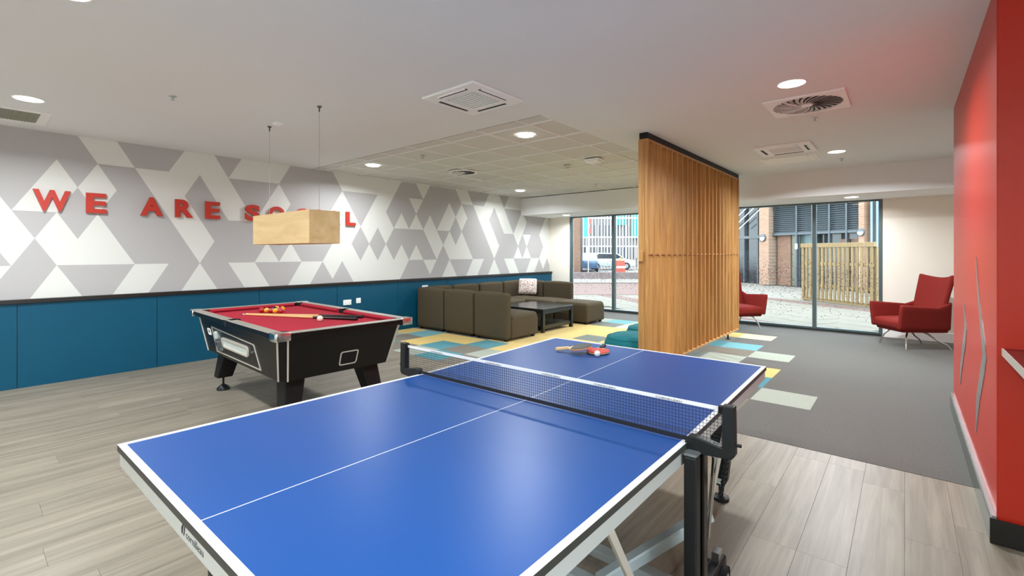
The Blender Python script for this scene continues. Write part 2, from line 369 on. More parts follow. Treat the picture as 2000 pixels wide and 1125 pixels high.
for k in range(-1, 5):
    for s in range(-16, 58):
        tri = [(s, k), (s + 2, k), (s + 1, k + 1)] if (s + k) % 2 == 0 else [(s, k + 1), (s + 2, k + 1), (s + 1, k)]
        cs = sum(a for a, b in tri) / 3; ck = sum(b for a, b in tri) / 3
        sf = cs % 34
        mi = 1 if dark(sf, ck) else 2
        f = bm.faces.new([bm.verts.new((XW, PY + PA * a, zr(b))) for a, b in tri]); f.material_index = mi
        if k == -1 and (s + k) % 2 == 0:                     # the strip below the lowest full row: edges run on down
            dk = lambda a, kk: dark(a % 34, kk)
            def shift(v):                                     # vertex v on row -1
                lft, rgt, top = dk(v - 1, -.67), dk(v + 1, -.67), dk(v, -.33)
                return 0 if lft == rgt else (.235 if top == rgt else -.235)
            f = bm.faces.new([bm.verts.new((XW, PY + PA * a, z)) for a, z in ((s + shift(s), .93), (s + 2 + shift(s + 2), .93), (s + 2, zr(-1)), (s, zr(-1)))]); f.material_index = mi
for f in bm.faces:
    f.normal_update()
    if f.normal.x < 0: f.normal_flip()
box(bm, -7.42, YN - .2, -.02, XW - .001, FY + .18, H + .1, 0)
wall_left = struct(obj('wall_left', bm, ['plaster', 'wdark', 'wlight']))
seams = [YN] + [-2.0 + (1.21 * k) for k in range(0, 12)]
ys = [-2.2, -2.02, -.80, .41, 1.615, 2.825, 4.04, 5.25, 6.46, 7.67, 8.88, FY]
bxo('dado_backing', (XW, YN, -.01), (FX - .014, FY, .9), 'rail', wall_left)
for a, b in zip(ys, ys[1:]): bxo('dado_panel', (FX - .014, a + .0025, 0), (FX, b - .0025, .895), 'blue', wall_left, .0015)
struct(bxo('trim_1', (XW, YN, .893), (-7.148, FY, .937), 'rail', bev=.004))['label'] = 'black ledge rail capping the blue dado panels'

# ceiling
bm = BM(); box(bm, -2.7, YN - .2, H, XR + .2, FY + .18, H + .15); box(bm, -7.42, YN - .2, H, -2.7, 3.645, H + .15); box(bm, -7.42, 3.645, H + .06, -2.7, FY + .18, H + .15)
ceiling = struct(obj('ceiling', bm, 'plaster'))
bxo('bulkhead', (-7.24, 8.95, 2.362), (XR, FY + .02, H - .001), 'plaster', ceiling)
bxo('bulkhead_soffit', (-7.24, 8.952, 2.352), (XR, FY + .02, 2.362), 'soffit', ceiling)
gx = [-2.7] + [-3.015 - .6 * k for k in range(7)] + [-7.24]; gy = [3.645] + [3.87 + .605 * k for k in range(9)]; gy = [g for g in gy if g < 8.9] + [8.95]
ctm = {}
for a, b in zip(gx, gx[1:]):
    for c, d in zip(gy, gy[1:]):
        key = (round(a - b, 3), round(d - c, 3))
        if key not in ctm:
            bb = BM(); box(bb, 0, 0, 0, a - b - .008, d - c - .008, .012); bevel(bb, .002); o = obj('ceiling_tile', bb, 'tile', ceiling); ctm[key] = o.data
        else: o = bpy.data.objects.new('ceiling_tile', ctm[key]); COL.objects.link(o); o.parent = ceiling
        o.location = (b + .004, c + .004, H + .012)
for g in gx[1:-1]: bxo('grid_bar', (g - .011, 3.645, H + .0005), (g + .011, 8.95, H + .012), 'tbar', ceiling)
for g in gy[1:-1]: bxo('grid_bar', (-7.24, g - .011, H + .001), (-2.7, g + .011, H + .0115), 'tbar', ceiling)
bxo('grid_edge', (-7.24, 3.645, H + .001), (-2.7, 3.66, H + .009), 'tdark', ceiling); bxo('grid_edge', (-2.715, 3.66, H + .001), (-2.7, 8.95, H + .009), 'tbar', ceiling)  # front strip coloured darker to draw the shadow line of the step

# far wall with the two shop-front windows
bm = BM()
for a, b in ((-7.42, -6.6), (-3.72, -2.92), (-.29, XR + .2)): box(bm, a, FY, -.02, b, FY + .18, H + .1)
box(bm, -6.6, FY + .02, 2.40, -.29, FY + .18, H + .1)
wall_back = struct(obj('wall_back', bm, 'cream'))
struct(bxo('baseboard_back', (-.285, FY - .016, 0), (XR, FY, .15), 'white', bev=.004)); struct(bxo('trim_2', (-7.16, FY - .016, 0), (-6.61, FY, .15), 'white', bev=.004))
def window(name, x0, x1, mulls, label):
    w = struct(bxo(name, (x0, FY + .02, 0), (x1, FY + .09, .035), 'alu')); w['label'] = label
    def fr(a, b, n='frame_bar'): return bxo(n, a, b, 'alu', w, .003)
    fr((x0, FY - .01, .035), (x0 + .05, FY + .1, 2.36)); fr((x1 - .05, FY - .01, .035), (x1, FY + .1, 2.36))
    fr((x0 + .05, FY - .01, 2.325), (x1 - .05, FY + .1, 2.36)); fr((x0 + .05, FY - .01, .035), (x1 - .05, FY + .1, .07), 'sill_bar')
    for m_ in mulls: fr((m_ - .03, FY - .012, .07), (m_ + .03, FY + .1, 2.325), 'mullion')
    ed = [x0 + .05] + [v for m_ in mulls for v in (m_ - .03, m_ + .03)] + [x1 - .05]
    rnd = random.Random(len(name) + int(x0 * 10))
    for a, b in zip(ed[::2], ed[1::2]):
        p = bxo('pane', (a, FY + .04, .07), (b, FY + .052, 2.325), 'glass', w)
        bm = BM()                                           # printed film dots on the glass
        nd = int(900 * (b - a))
        for _ in range(nd):
            x = rnd.uniform(a + .02, b - .02)
            z = rnd.gauss(.98, .16) if rnd.random() < .8 else rnd.uniform(.22, 1.1)
            x = a + round((x - a) / .026) * .026; z = round(z / .026) * .026
            if not .2 < z < 1.45: continue
            r = rnd.choice((.0045, .006, .0085))
            vs = [bm.verts.new((x + r * math.cos(2 * math.pi * k / 8), FY + .0385, z + r * math.sin(2 * math.pi * k / 8))) for k in range(8)]
            bm.faces.new(vs)
        d = obj('film_dots', bm, 'dots', w); d['kind'] = 'stuff'
    return w
window('window_1', -6.6, -3.72, [-5.37, -4.2], 'grey framed full height window beside the sofas'); window('window_2', -2.92, -.29, [-1.275], 'grey framed full height window between the red armchairs')

# red wall block on the right
wall_right = struct(bxo('wall_right', (.348, 3.312, 0), (XR + .1, 5.95, H), 'red'))
bxo('front_face_paint', (.352, 3.309, .1), (XR, 3.312, H - .001), 'red', wall_right)
struct(bxo('baseboard_right', (.322, 3.29, 0), (.348, 5.96, .125), 'baseg', bev=.003)); struct(bxo('trim_3', (.3225, 3.286, 0), (XR, 3.29, .125), 'base', bev=.003))  # side face coloured grey to carry its reflection, front face left black
bxo('baseboard_cap', (.330, 3.30, .125), (.348, 5.955, .134), 'silver', wall_right)
def blade(pts, wid, x):
    """thin silver strip inlaid in the red wall: points (y,z) with widths"""
    b = BM(); n = len(pts); A = []; 
    for t in (x, x - .004):
        A.append(([b.verts.new((t, y - w, z)) for (y, z), w in zip(pts, wid)], [b.verts.new((t, y + w, z)) for (y, z), w in zip(pts, wid)]))
    for i in range(n - 1):
        for (l, r) in A: b.faces.new((l[i], l[i + 1], r[i + 1], r[i]))
        for q in (0, 1): b.faces.new((A[0][q][i], A[1][q][i], A[1][q][i + 1], A[0][q][i + 1]))
    bmesh.ops.recalc_face_normals(b, faces=list(b.faces)); return obj('metal_inlay', b, 'silver', wall_right)
blade([(4.15, 1.41), (4.08, 1.26), (3.99, 1.13), (3.91, 1.04), (3.79, .92), (3.74, .85), (3.85, .73), (4.04, .54), (4.17, .29)], [.006, .03, .045, .055, .075, .08, .085, .075, .01], .348)
blade([(4.95, 1.04), (4.85, .94), (4.82, .87), (4.95, .72), (5.15, .54), (5.27, .36)], [.03, .06, .07, .10, .07, .01], .348)
# unseen sides that close the room
struct(bxo('wall_front', (-7.42, YN - .2, -.02), (XR + .2, YN, H + .05), 'cream'))
bm = BM()                                                    # unseen side wall with an opening added to let in sky light
for a, b_ in (((YN, -.02), (-1.9, H + .05)), ((1.0, -.02), (FY + .18, H + .05)), ((-1.9, -.02), (1.0, .95)), ((-1.9, 2.4), (1.0, H + .05))): box(bm, XR, a[0], a[1], XR + .2, b_[0], b_[1])
struct(obj('wall_side', bm, 'cream'))
w3 = struct(bxo('fill_window', (XR + .06, -1.9, .95), (XR + .14, 1.0, .99), 'alu')); w3['label'] = 'wide unseen window added on the right as fill light'  # invented window, lifts the light near the camera
for y in (-1.9, -.45, .95): bxo('mullion', (XR + .06, y, .99), (XR + .14, y + .05, 2.4), 'alu', w3)
bxo('pane', (XR + .095, -1.85, .99), (XR + .105, .95, 2.4), 'glass', w3)
struct(bxo('bounce_ground', (XR + .21, -40, -.2), (40, FY + .1, -.05), mat('bounce_ground_pale', (190, 190, 186), .9)))  # added unseen pale ground, bounces sky light up to the ceiling

# ================================================================== CEILING FITTINGS
LED = (.95, 1.0, 1.04)
def downlight(x, y, z, label, power=DOWN_W, r=.095):
    t = thing('downlight', label, 'downlight', (x, y, z), 0, 'recessed round downlights')
    b = BM(); n = 28; P = lambda rr: [(rr * math.cos(2 * math.pi * k / n), rr * math.sin(2 * math.pi * k / n)) for k in range(n)]
    frame(b, lambda a, c, tt: (a, c, tt), P(r + .012), P(r), -.004, -.0003); obj('bezel', b, 'white', t, True)
    b = BM(); lathe(b, [(0, -.0035), (r, -.003), (r, -.0005)], n); obj('lens', b, 'lamp', t)
    l = bpy.data.lights.new('downlight_light', 'AREA'); l.shape = 'DISK'; l.size = r * 2; l.energy = power; l.color = LED; l.spread = R(160)
    lo = bpy.data.objects.new('downlight_light', l); COL.objects.link(lo); lo.parent = t; lo.location = (0, 0, -.012)
    return t
downlight(-5.82, .40, H, 'bright downlight beside the slotted ceiling grille at the left edge')
downlight(-.683, 4.24, H, 'large bright downlight beside the swirl diffuser')
downlight(-.688, 7.48, H, 'downlight between the small cassette unit and the red wall', 78)
downlight(-3.313, 4.18, H + .004, 'downlight in the corner of the tiled ceiling near the cassette unit')
downlight(-6.257, 4.12, H + .004, 'downlight in the tiled ceiling above the letter L', 30)
downlight(-6.368, 7.85, H + .004, 'small far downlight in the tiled ceiling above the sofas', 22)
downlight(-.672, 9.5, 2.351, 'flat downlight in the white soffit above the right window', 13)
downlight(-3.9, 9.5, 2.351, 'downlight in the soffit behind the slatted screen', 22); downlight(-6.3, 9.55, 2.351, 'downlight in the soffit above the left window', 20)
downlight(-3.27, .36, H, 'downlight at the top edge of the ceiling towards the camera'); downlight(-.69, .40, H, 'downlight above the near end of the table tennis table', 25); downlight(-3.3, 7.6, H + .004, 'downlight in the tiled ceiling hidden by the screen')
downlight(-.69, -1.5, H, 'downlight behind the camera on the right'); downlight(-5.82, -1.5, H, 'downlight behind the camera on the left', 26); downlight(1.5, .4, H, 'downlight in front of the red wall', 16)
def cassette(x, y, label, w=.62, sc=1.0):
    t = thing('air_conditioner', label, 'air conditioner', (x, y, H), 0, 'ceiling cassette air conditioners'); h_ = w / 2
    b = BM(); frame(b, lambda a, c, tt: (a, c, tt), [(-h_, -h_), (h_, -h_), (h_, h_), (-h_, h_)], [(-.17, -.17), (.17, -.17), (.17, .17), (-.17, .17)], -.022, -.0005); bevel(b, .004); obj('fascia', b, 'white', t)
    b = BM(); box(b, -.17, -.17, -.016, .17, .17, -.001); g = obj('intake_grille', b, 'acg', t)
    for k in range(9): bxo('grille_slat', (-.165, -.155 + k * .036, -.021), (.165, -.147 + k * .036, -.016), 'white', g)
    for a in range(4):
        b = BM(); box(b, -.17, -.255, -.0235, .17, -.225, -.0222); o = obj('air_slot', b, 'slot', t); o.rotation_euler = (0, 0, a * math.pi / 2)
        b = BM(); box(b, -.165, -.262, -.030, .165, -.252, -.0222, M4=Matrix.Rotation(0, 4, 'X')); o2 = obj('vane', b, 'white', t); o2.rotation_euler = (0, 0, a * math.pi / 2)
    return t
cassette(-2.86, 2.875, 'white square cassette air conditioner in the plain ceiling above the table tennis table')
cassette(-1.17, 6.83, 'white cassette air conditioner beyond the swirl diffuser')
t = thing('access_panel', 'plain white ceiling access panel next to the far cassette unit', 'access panel', (-1.26, 7.67, H))
bxo('frame', (-.34, -.29, -.006), (.34, .29, -.0005), 'white', t, .002); bxo('hatch', (-.31, -.26, -.014), (.31, .26, -.006), 'soffit', t, .003)
for s in (-1, 1): bxo('lock', (s * .25 - .01, -.24, -.017), (s * .25 + .01, -.22, -.014), 'silver', t)
def swirl(x, y, z, sq, rad, nb, label, name='swirl_diffuser'):
    t = thing(name, label, 'air diffuser', (x, y, z)); n = nb * 2; h_ = sq / 2
    out = []
    for k in range(n):
        a = 2 * math.pi * k / n + math.pi / 4; d = h_ / max(abs(math.cos(a)), abs(math.sin(a))) if name == 'swirl_diffuser' else rad * 1.18; out.append((d * math.cos(a), d * math.sin(a)))
    inn = [(rad * math.cos(2 * math.pi * k / n + math.pi / 4), rad * math.sin(2 * math.pi * k / n + math.pi / 4)) for k in range(n)]
    b = BM(); frame(b, lambda a, c, tt: (a, c, tt), out, inn, -.014, -.0005); obj('plate', b, 'white', t)
    b = BM(); lathe(b, [(0, -.003), (rad, -.003), (rad, -.0008), (0, -.0008)], 32); obj('plenum', b, 'slot', t)
    b = BM(); lathe(b, [(0, -.022), (rad * .16, -.018), (rad * .18, -.004)], 20); obj('hub', b, 'white', t, True)
    b = BM(); rows = []
    for k in range(6):
        f = .16 + .86 * k / 5; a0 = .55 * f; w = (.74 if name == 'swirl_diffuser' else .5) * math.pi / nb * (1.0 - .18 * f) 
        rows.append((f * rad, a0, w))
    V = [[b.verts.new((r * math.cos(a0 + s * w), r * math.sin(a0 + s * w), -.015 if s < 0 else -.011)) for s in (-1, 1)] for r, a0, w in rows]
    for p, q in zip(V, V[1:]): b.faces.new((p[0], p[1], q[1], q[0]))
    b2 = [f for f in b.faces]; bmesh.ops.solidify(b, geom=b2, thickness=.0015)
    bl = obj('blade', b, 'white', t)
    for k in range(1, nb): copy_part(bl, t, rot=(0, 0, 2 * math.pi * k / nb))
    return t
swirl(-.67, 4.91, H, .6, .265, 28, 'white square swirl diffuser with radial blades')
swirl(-5.6, 5.40, H, .5, .20, 20, 'round white swirl vent in the tiled ceiling', 'round_diffuser')
t = thing('ceiling_grille', 'long slotted air grille in the ceiling at the left edge', 'grille', (-6.58, .02, H))
b = BM(); frame(b, lambda a, c, tt: (a, c, tt), [(-.3, -1.2), (.3, -1.2), (.3, .57), (-.3, .57)], [(-.25, -1.15), (.25, -1.15), (.25, .5), (-.25, .5)], -.010, -.0005); obj('frame', b, 'white', t)
bxo('mesh_face', (-.25, -1.15, -.003), (.25, .5, -.001), 'vgr', t)
gb = bxo('louvre_bar', (-.25, -.004, -.008), (.25, .004, -.003), 'vgr', t)
for k in range(66): c = copy_part(gb, t); c.location = (0, -1.12 + k * .0245, 0)
gb.location = (0, -1.135, 0)
def sprinkler(x, y, label):
    t = thing('sprinkler_head', label, 'sprinkler', (x, y, H), 0, 'small ceiling sprinkler heads')
    b = BM(); lathe(b, [(0, -.0005), (.03, -.001), (.028, -.006), (.012, -.008), (0, -.008)], 16); obj('rosette', b, 'silver', t, True)
    b = BM(); lathe(b, [(.006, -.008), (.007, -.028), (.016, -.030), (.016, -.033), (0, -.034)], 12); obj('deflector', b, 'silver', t, True)
sprinkler(-4.78, 1.185, 'small sprinkler head on the plain ceiling left of the pendant cables'); sprinkler(-.68, 5.47, 'sprinkler head next to the swirl diffuser')
sprinkler(-.685, 8.09, 'sprinkler head near the bulkhead over the armchairs'); sprinkler(-5.1, 4.15, 'sprinkler head in the tiled ceiling between two downlights'); sprinkler(-4.6, 8.0, 'tiny far sprinkler head in the tiled ceiling')
t = thing('motion_sensor', 'small cream sensor box in the tiled ceiling', 'sensor', (-3.97, 6.04, H)); b = BM(); lathe(b, [(.05, -.0005), (.05, -.012), (.035, -.03), (.03, -.045), (0, -.05)], 18); obj('dome', b, 'trimw', t, True); b = BM(); lathe(b, [(.056, -.0003), (.056, -.006), (.05, -.008)], 18); obj('ring', b, 'white', t, True)
t = thing('emergency_light', 'rounded white emergency light fitting beside the screen', 'light fitting', (-3.4, 5.86, H)); b = BM(); puff(b, (0, 0, -.012), (.24, .2, .022), .01); obj('base', b, 'white', t, True); b = BM(); puff(b, (0, 0, -.038), (.2, .16, .032), .015); obj('diffuser', b, 'soffit', t, True)

# ================================================================== SLATTED SCREEN
SX0, SX1, SY0, SY1, SZ0, SZ1 = -2.283, -2.17, 4.91, 8.62, .118, 2.70
t = thing('slatted_screen', 'tall oak screen of upright fins hung between floor and ceiling', 'room divider', (-2.2265, SY0, 0)); ox, oy = 2.2265, -SY0
def sb(n, a, b_, m, bev=.002): return bxo(n, (a[0] + ox, a[1] + oy, a[2]), (b_[0] + ox, b_[1] + oy, b_[2]), m, t, bev)
sb('top_track', (SX0 + .012, SY0 + .0, SZ1), (SX1 - .006, SY1, H - .0005), 'blackm'); sb('top_board', (SX0, SY0, SZ1 - .022), (SX1, SY1, SZ1), 'oak'); sb('bottom_board', (SX0, SY0, SZ0), (SX1, SY1, SZ0 + .022), 'oak')
sb('end_board', (SX0, SY0, SZ0 + .022), (SX0 + .075, SY0 + .024, SZ1 - .022), 'oak'); sb('end_board', (SX0 + .077, SY0, SZ0 + .022), (SX1, SY0 + .024, SZ1 - .022), 'oak')
nf = 21; b = BM(); box(b, SX0 + .004 + ox, 0, SZ0 + .022, SX1 + ox, .024, SZ1 - .022); bevel(b, .002); fin = obj('fin', b, 'oak', t)
for k in range(1, nf + 1):
    y = SY0 + oy + k * (SY1 - SY0 - .024) / nf
    if k == 1: fin.location = (0, y, 0)
    else: copy_part(fin, t, (0, y, 0))
b = BM(); tube(b, [(SX1 - .03 + ox, .03, 1.41), (SX1 - .03 + ox, SY1 - SY0 - .03, 1.41)], .012, 10); obj('spacer_rod', b, 'oakd', t, True)
sb('switch_box', (SX0 + .005, SY0 - .018, 1.335), (SX0 + .062, SY0, 1.455), 'oak', .004)
for yy in (SY0 + .4, SY1 - .4): b = BM(); lathe(b, [(0, 0.002), (.04, .002), (.04, .008), (.012, .012), (.012, SZ0)], 16, (-2.24 + ox, yy + oy)); obj('floor_foot', b, 'blackm', t, True)

# ================================================================== LETTERS
def letter(ch, y0, y1, label):
    b = text_mesh(ch, y1 - y0, .232, .028, lambda a, c, tt: (XW + .012 + tt, y0 + a, 1.895 + c), bold={'A': .045, 'R': .045, 'S': .05, 'L': .04}.get(ch, .035))
    o = obj('wall_letter', b, 'redl'); tag(o, label, 'letter', 'red letters on the mural wall'); return o
for ch, a, b_, lab in (('W', .528, .828, 'red letter W, first of the wall lettering'), ('E', .957, 1.137, 'red letter E right after the W'), ('A', 1.456, 1.684, 'red letter A starting the second word'), ('R', 1.814, 2.013, 'red letter R between A and E'), ('E', 2.155, 2.333, 'red letter E ending the second word'),
                   ('S', 2.652, 2.853, 'red letter S partly behind the left end of the lamp box'), ('O', 2.975, 3.207, 'red letter O half hidden by the lamp box'), ('C', 3.362, 3.58, 'red letter C almost hidden by the lamp box'), ('I', 3.725, 3.775, 'red letter I hidden behind the lamp box'), ('A', 3.90, 4.12, 'red letter A hidden behind the lamp box right end'), ('L', 4.226, 4.404, 'red letter L right of the lamp box')): letter(ch, a, b_, lab)

# ================================================================== PENDANT LAMP
t = thing('pendant_lamp', 'long pale plywood box lamp hanging on two cables over the pool table', 'pendant lamp', (-4.583, 2.128, 1.518))
lw, ld, lh, th = 1.195, .295, .297, .012
for s in (-1, 1):
    bxo('long_panel', (-lw / 2, s * ld / 2 - (th if s > 0 else 0), 0), (lw / 2, s * ld / 2 + (0 if s > 0 else th), lh), 'ply', t, .002)
    bxo('end_panel', (s * lw / 2 - (th if s > 0 else 0), -ld / 2 + th, 0), (s * lw / 2 + (0 if s > 0 else th), ld / 2 - th, lh), 'ply', t, .002)
bxo('top_board', (-lw / 2 + th, -ld / 2 + th, lh - .03), (lw / 2 - th, ld / 2 - th, lh - .018), 'white', t)
b = BM(); tube(b, [(-.5, 0, .2), (.5, 0, .2)], .013, 12); obj('lamp_tube', b, mat('tube_glow', (255, 246, 230), .5, emit=((255, 240, 215), .25)), t, True)
for dx in (-.555, .498):
    b = BM(); tube(b, [(dx, 0, lh - .03), (dx, 0, H - 1.518)], .0022, 6); c = obj('cable', b, 'silver', t)
    b = BM(); lathe(b, [(0, H - 1.519), (.02, H - 1.519), (.02, H - 1.526), (.007, H - 1.535), (.006, H - 1.57), (0, H - 1.571)], 14, (dx, 0)); obj('cable_anchor', b, 'inkg', c, True)
t = thing('ceiling_rose', 'small white ceiling box beside the left lamp cable', 'ceiling rose', (-4.93, 2.127, H)); bxo('base', (-.06, -.045, -.012), (.06, .045, -.0005), 'white', t, .003); bxo('cover', (-.045, -.032, -.026), (.045, .032, -.012), 'white', t, .004)

# ================================================================== POOL TABLE
PTX, PTY, PTR = -4.645, 2.155, R(-2.0); PZt = .83
PT = thing('pool_table', 'black pool table with red cloth and pale trim lines', 'pool table', (PTX, PTY, 0), PTR)
hx, hy = 1.125, .605; bz0, bz1 = .42, .785; bx, by = .945, .495; tx, ty = 1.07, .55   # rail edge, body bottom and top half sizes
def bp(u, v, z):  # point on the tapered body: u,v in -1..1
    f = (z - bz0) / (bz1 - bz0); return Vector((u * (bx + (tx - bx) * f), v * (by + (ty - by) * f), z))
def sidepanel(axis, s):
    b = BM(); c = .94 if axis == 'x' else .90
    def q(a, z, i):
        p = bp(a * c, s, z) if axis == 'x' else bp(s, a * c, z)
        if i:
            if axis == 'x': p.y -= s * .03
            else: p.x -= s * .03
        return p
    V = [b.verts.new(q(a, z, i)) for i in (0, 1) for a, z in ((-1, bz0), (1, bz0), (1, bz1), (-1, bz1))]
    for f in [(0, 1, 2, 3), (4, 7, 6, 5), (0, 4, 5, 1), (1, 5, 6, 2), (2, 6, 7, 3), (3, 7, 4, 0)]: b.faces.new([V[i] for i in f])
    bmesh.ops.recalc_face_normals(b, faces=list(b.faces)); return obj('side_panel', b, 'black', PT)
for ax in 'xy':
    for s in (-1, 1): sidepanel(ax, s)
for su in (-1, 1):
    for sv in (-1, 1):                                       # chamfered corner posts with pale edge strips
        b = BM(); V = [b.verts.new(p) for z in (bz0, bz1) for p in (bp(su * .94, sv, z), bp(su, sv * .90, z), bp(su * .9, sv * .86, z))]
        for f in [(0, 1, 2), (3, 5, 4), (0, 3, 4, 1), (1, 4, 5, 2), (2, 5, 3, 0)]: b.faces.new([V[i] for i in f])
        bmesh.ops.recalc_face_normals(b, faces=list(b.faces)); cp = obj('corner_post', b, 'black', PT)
        for p, q in ((bp(su * .94, sv, bz0), bp(su * .94, sv, bz1)), (bp(su, sv * .90, bz0), bp(su, sv * .90, bz1))):
            b = BM(); bar(b, p, q, .013, .013); obj('trim_strip', b, 'trimw', cp)
bxo('base_board', (-bx + .03, -by + .03, bz0 + .005), (bx - .03, by - .03, bz0 + .02), 'blackm', PT)
bxo('slate_bed', (-hx + .1, -hy + .1, .742), (hx - .1, hy - .1, .79), 'cloth', PT)
# rails with pocket gaps
pr = .058; ix, iy = hx - .115, hy - .115
def rail(x0, y0, x1, y1, bv=.005):
    b = BM(); box(b, x0, y0, .782, x1, y1, PZt); bevel(b, bv, 2); b.normal_update()
    for f in b.faces: f.material_index = 0 if f.normal.z > .3 else 1
    return obj('rail', b, ['railtop', 'black'], PT)
for s in (-1, 1):
    y0, y1 = (hy - .085, hy) if s > 0 else (-hy, -hy + .085)
    for a, c in ((-hx + .075, -pr), (pr, hx - .075)): rail(a, y0, c, y1)
    x0, x1 = (hx - .085, hx) if s > 0 else (-hx, -hx + .085); rail(x0, -hy + .075, x1, hy - .075)
    rail(-pr, (hy - .03) if s > 0 else -hy, pr, hy if s > 0 else -hy + .03, .002)
def cushion(p, q, inward):
    b = BM(); p = Vector(p); q = Vector(q); t_ = (q - p).normalized(); n = Vector(inward)
    prof = [(0, .79), (0, PZt - .003), (.038, PZt - .012), (.046, PZt - .022), (.03, .79)]
    A = [b.verts.new(p + n * d + t_ * d * .55 + Vector((0, 0, z))) for d, z in prof]; B = [b.verts.new(q + n * d - t_ * d * .55 + Vector((0, 0, z))) for d, z in prof]
    m_ = len(prof); b.faces.new(A); b.faces.new(B[::-1])
    for i in range(m_): b.faces.new((A[i], B[i], B[(i + 1) % m_], A[(i + 1) % m_]))
    bmesh.ops.recalc_face_normals(b, faces=list(b.faces)); return obj('cushion', b, 'cloth', PT)
ex, ey = hx - .085, hy - .085
for s in (-1, 1):
    cushion((-ex + .07, s * ey, 0), (-pr, s * ey, 0), (0, -s, 0)); cushion((pr, s * ey, 0), (ex - .07, s * ey, 0), (0, -s, 0)); cushion((s * ex, -ey + .07, 0), (s * ex, ey - .07, 0), (-s, 0, 0))
for su in (-1, 0, 1):
    for sv in (-1, 1):
        cx_, cy_ = su * (ex + .008), sv * (ey + (.008 if su else .025)); b = BM()
        lathe(b, [(0, .7905), (.05, .7908), (.056, .80), (.058, PZt - .004), (.064, PZt - .001), (.064, .775)], 20, (cx_, cy_)); obj('pocket', b, 'void', PT, True)
for su in (-1, 1):
    for sv in (-1, 1):
        b = BM(); o_ = [(0, 0), (-.10, 0), (-.10, -.03), (-.045, -.045), (-.03, -.10), (0, -.10)]
        o_ = [(-.012, 0), (-.115, 0), (-.115, -.062), (-.09, -.07), (-.07, -.09), (-.062, -.115), (0, -.115), (0, -.012)]
        prism(b, [(su * (hx + .008 + a), sv * (hy + .008 + c)) for a, c in o_], lambda a, c, tt: (a, c, tt), .772, PZt + .005); bevel(b, .004, 2); obj('corner_cap', b, 'cap', PT, True)
# coin mechanism and ball tray on the long side towards the window of the camera (-y), ball window on the short side (+x)
def onlong(a, z, t_):   # a along the long side, proud by t_
    f = (z - bz0) / (bz1 - bz0); return Vector((a * (bx + (tx - bx) * f) / tx, -(by + (ty - by) * f) - t_, z))
def onshort(a, z, t_):
    f = (z - bz0) / (bz1 - bz0); return Vector((bx + (tx - bx) * f + t_, a * (by + (ty - by) * f) / ty, z))
b = BM(); O = [(-.62, .50), (.62, .445), (.50, .655), (-.60, .71)]
O = [(-.66, .45), (.62, .45), (.50, .665), (-.66, .70)]; I = [(-.648, .458), (.607, .458), (.492, .656), (-.648, .69)]
frame(b, onlong, O, I, 0, .006); obj('panel_outline', b, 'trimw', PT)
b = BM(); frame(b, onlong, rrect(-.02, .575, .74, .10, .045), rrect(-.02, .575, .66, .066, .03), 0, .012); tr = obj('ball_tray', b, 'trimw', PT, True)
b = BM(); prism(b, rrect(-.02, .575, .66, .066, .03), onlong, 0, .003); obj('tray_opening', b, 'acg', tr)
b = BM(); prism(b, rrect(-.52, .575, .115, .20, .01), onlong, 0, .008); cm = obj('coin_mechanism', b, 'silver', PT)
b = BM(); prism(b, rrect(-.53, .625, .07, .075, .03), onlong, .008, .02); obj('coin_plate', b, 'acg', cm)
b = BM(); frame(b, onlong, rrect(-.51, .54, .085, .06, .01), rrect(-.51, .54, .055, .03, .006), .008, .03); obj('coin_slide', b, 'inkg', cm)
b = BM(); prism(b, rrect(-.78, .635, .10, .065, .012), onlong, 0, .004); st = obj('price_sticker', b, 'white', PT)
b = BM(); prism(b, rrect(-.775, .64, .04, .03, .01), onlong, .004, .005); obj('sticker_print', b, 'inkg', st)
b = BM(); prism(b, rrect(-.64, .54, .03, .04, .004), onlong, 0, .004); obj('price_sticker', b, mat('sticker_blue', (92, 120, 170), .5), PT)
for a, z in ((-.42, .66), (.44, .585)): b = BM(); tube(b, [onlong(a, z, 0), onlong(a, z, .01)], .011, 12); obj('lock', b, 'silver', PT, True)
b = BM(); frame(b, onshort, rrect(.05, .535, .175, .125, .02), rrect(.05, .535, .155, .105, .014), 0, .008); bw = obj('ball_window', b, 'trimw', PT, True)
b = BM(); prism(b, rrect(.05, .535, .155, .105, .014), onshort, 0, .002); obj('window_void', b, 'void', bw)
for su in (-1, 1):
    for sv in (-1, 1):
        b = BM(); zt, zb = .43, .135
        A = [(su * (.60), sv * .27), (su * .86, sv * .27), (su * .86, sv * .46), (su * .60, sv * .46)]; B_ = [(su * .78, sv * .34), (su * .93, sv * .34), (su * .93, sv * .46), (su * .78, sv * .46)]
        A = [(su * .64, sv * .25), (su * .83, sv * .25), (su * .83, sv * .42), (su * .64, sv * .42)]; B_ = [(su * .755, sv * .31), (su * .88, sv * .31), (su * .88, sv * .455), (su * .755, sv * .455)]
        V = [b.verts.new((x, y, zt)) for x, y in A] + [b.verts.new((x, y, zb)) for x, y in B_]
        for f in [(0, 1, 2, 3), (4, 7, 6, 5), (0, 4, 5, 1), (1, 5, 6, 2), (2, 6, 7, 3), (3, 7, 4, 0)]: b.faces.new([V[i] for i in f])
        bmesh.ops.recalc_face_normals(b, faces=list(b.faces)); bevel(b, .012, 2); lg = obj('leg', b, 'blackm', PT)
        cx_, cy_ = su * .818, sv * .382
        b = BM(); lathe(b, [(0, .0), (.062, .002), (.06, .02), (.035, .045), (.018, .055), (.010, .06), (.010, .137)], 18, (cx_, cy_)); obj('levelling_foot', b, 'blackpl', lg, True)
